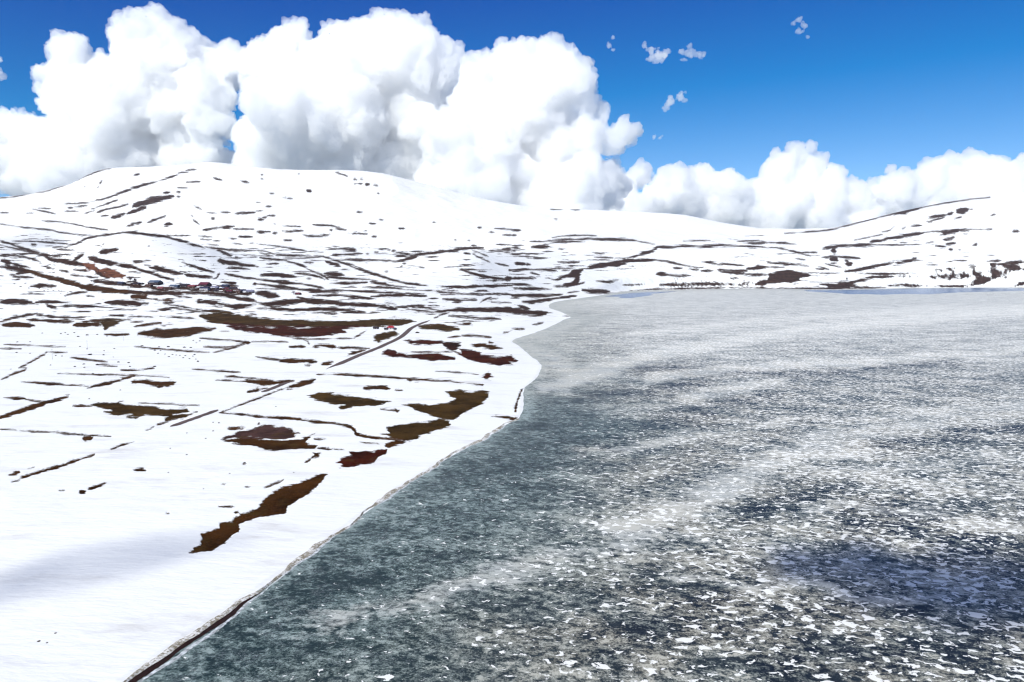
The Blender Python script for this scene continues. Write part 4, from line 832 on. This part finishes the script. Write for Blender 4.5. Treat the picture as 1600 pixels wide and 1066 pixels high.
cloud_body('cloud', puffs_at("1383 271 8 1442 287 26 1450 268 10 1400 312 36 1480 277 27 1520 262 22 1515 246 9 1560 277 33 1600 267 25 1660 272 38 1500 312 48 1580 312 48 1720 292 60 1350 330 34 1440 335 40 1420 348 36 1530 340 40 1320 345 30", 16500, seed=5, lean=4, v0=270), 34, 62, DENSE, 'low cumulus bank rising behind the right hill', seed=15)
for k, (txt, lab) in enumerate((("1008 72 5 1018 80 8 1030 88 10 1020 92 8 1040 84 5", 'small torn cloud scrap, left of the upper pair'), ("1068 82 4 1078 72 4 1083 84 7 1096 86 6 1072 94 3", 'small torn cloud scrap, right of the upper pair'),
        ("1066 145 4 1062 154 7 1050 162 7 1040 170 5 1070 158 4", 'small slanting cloud scrap below the pair'), ("1240 38 4 1250 34 5 1254 42 5 1246 50 4 1264 58 2", 'faint wisp of cloud near the top of the clear sky'),
        ("956 58 3 952 72 4 958 80 3", 'faint wisp of cloud just right of the tattered cumulus'), ("-6 95 9 -2 118 8 -14 110 14", 'cloud scrap cut by the left edge of the picture'), ("1024 212 3 1034 216 3", 'tiny wisp of cloud low in the clear sky'))):
    r_ = np.random.default_rng(90 + k); bits = []
    for u_, v_, q_ in np.array(txt.split(), float).reshape(-1, 3):
        for _ in range(16): bits += [u_ + r_.normal(0, .42) * q_, v_ + r_.normal(0, .34) * q_, q_ * r_.uniform(.2, .5)]
    cloud_body('cloud_scrap', puffs_at(' '.join('%.2f' % z for z in bits), 9000, 2.0, seed=30 + k), 9, 14, THIN, lab, sub=6, seed=40 + k, group='cloud scraps in the clear sky')

# clouds above and behind the viewer, whose shadows lie on the lake, the near snow and the mountain's shoulder
def overhead(u, v, hgt, lens, label, seed, voxel=8, mat=None):
    X, Y, Z = spot(u, v); t = hgt / sun_vec[2]; c = np.array([X, Y, Z]) + sun_vec * t
    r_ = np.random.default_rng(seed); P = []
    for dx, dy, r in lens: P.append((c[0] + dx, c[1] + dy, c[2] + r_.uniform(-.2, .2) * r, r))
    cloud_body('cloud', P, voxel, voxel * 1.5, mat or LOW, label, sub=14, seed=seed, group='clouds overhead')
overhead(1500, 862, 900, ((-30, 2, 15), (5, -4, 20), (40, -10, 22), (80, -22, 24), (125, -36, 26), (170, -50, 30), (-55, 8, 9), (60, -48, 20), (105, -70, 24), (20, -62, 13), (150, -85, 26), (-10, -30, 11)), 'cloud out of the picture whose shadow darkens the lower right of the lake', 71)
overhead(60, 945, 900, ((-30, -10, 14), (0, 0, 16), (25, 12, 12), (-60, -18, 18)), 'small cloud out of the picture whose shadow lies on the near snow at the left', 72, 8, WISP)
overhead(55, 300, 1700, ((-150, 0, 190), (150, 30, 180), (420, 60, 130), (-500, 0, 220)), 'cloud out of the picture whose shadow lies on the left shoulder of the mountain', 73, 40, WISP)
# ------------------------------------------------------------------ the air between
m = bpy.data.materials.new('haze'); m.use_nodes = True; nt = m.node_tree; nt.nodes.clear()
out = nt.nodes.new('ShaderNodeOutputMaterial'); v = nt.nodes.new('ShaderNodeVolumePrincipled')
v.inputs['Color'].default_value = (.80, .86, 1, 1); v.inputs['Density'].default_value = 1.3e-5
nt.links.new(v.outputs[0], out.inputs['Volume'])
zt = float(Zg.max()) + 25
tag(link(bpy.data.objects.new('haze', pd('haze', *box_vf(-11500, 11500, -700, 9300, -4, zt), m))), kind='stuff')
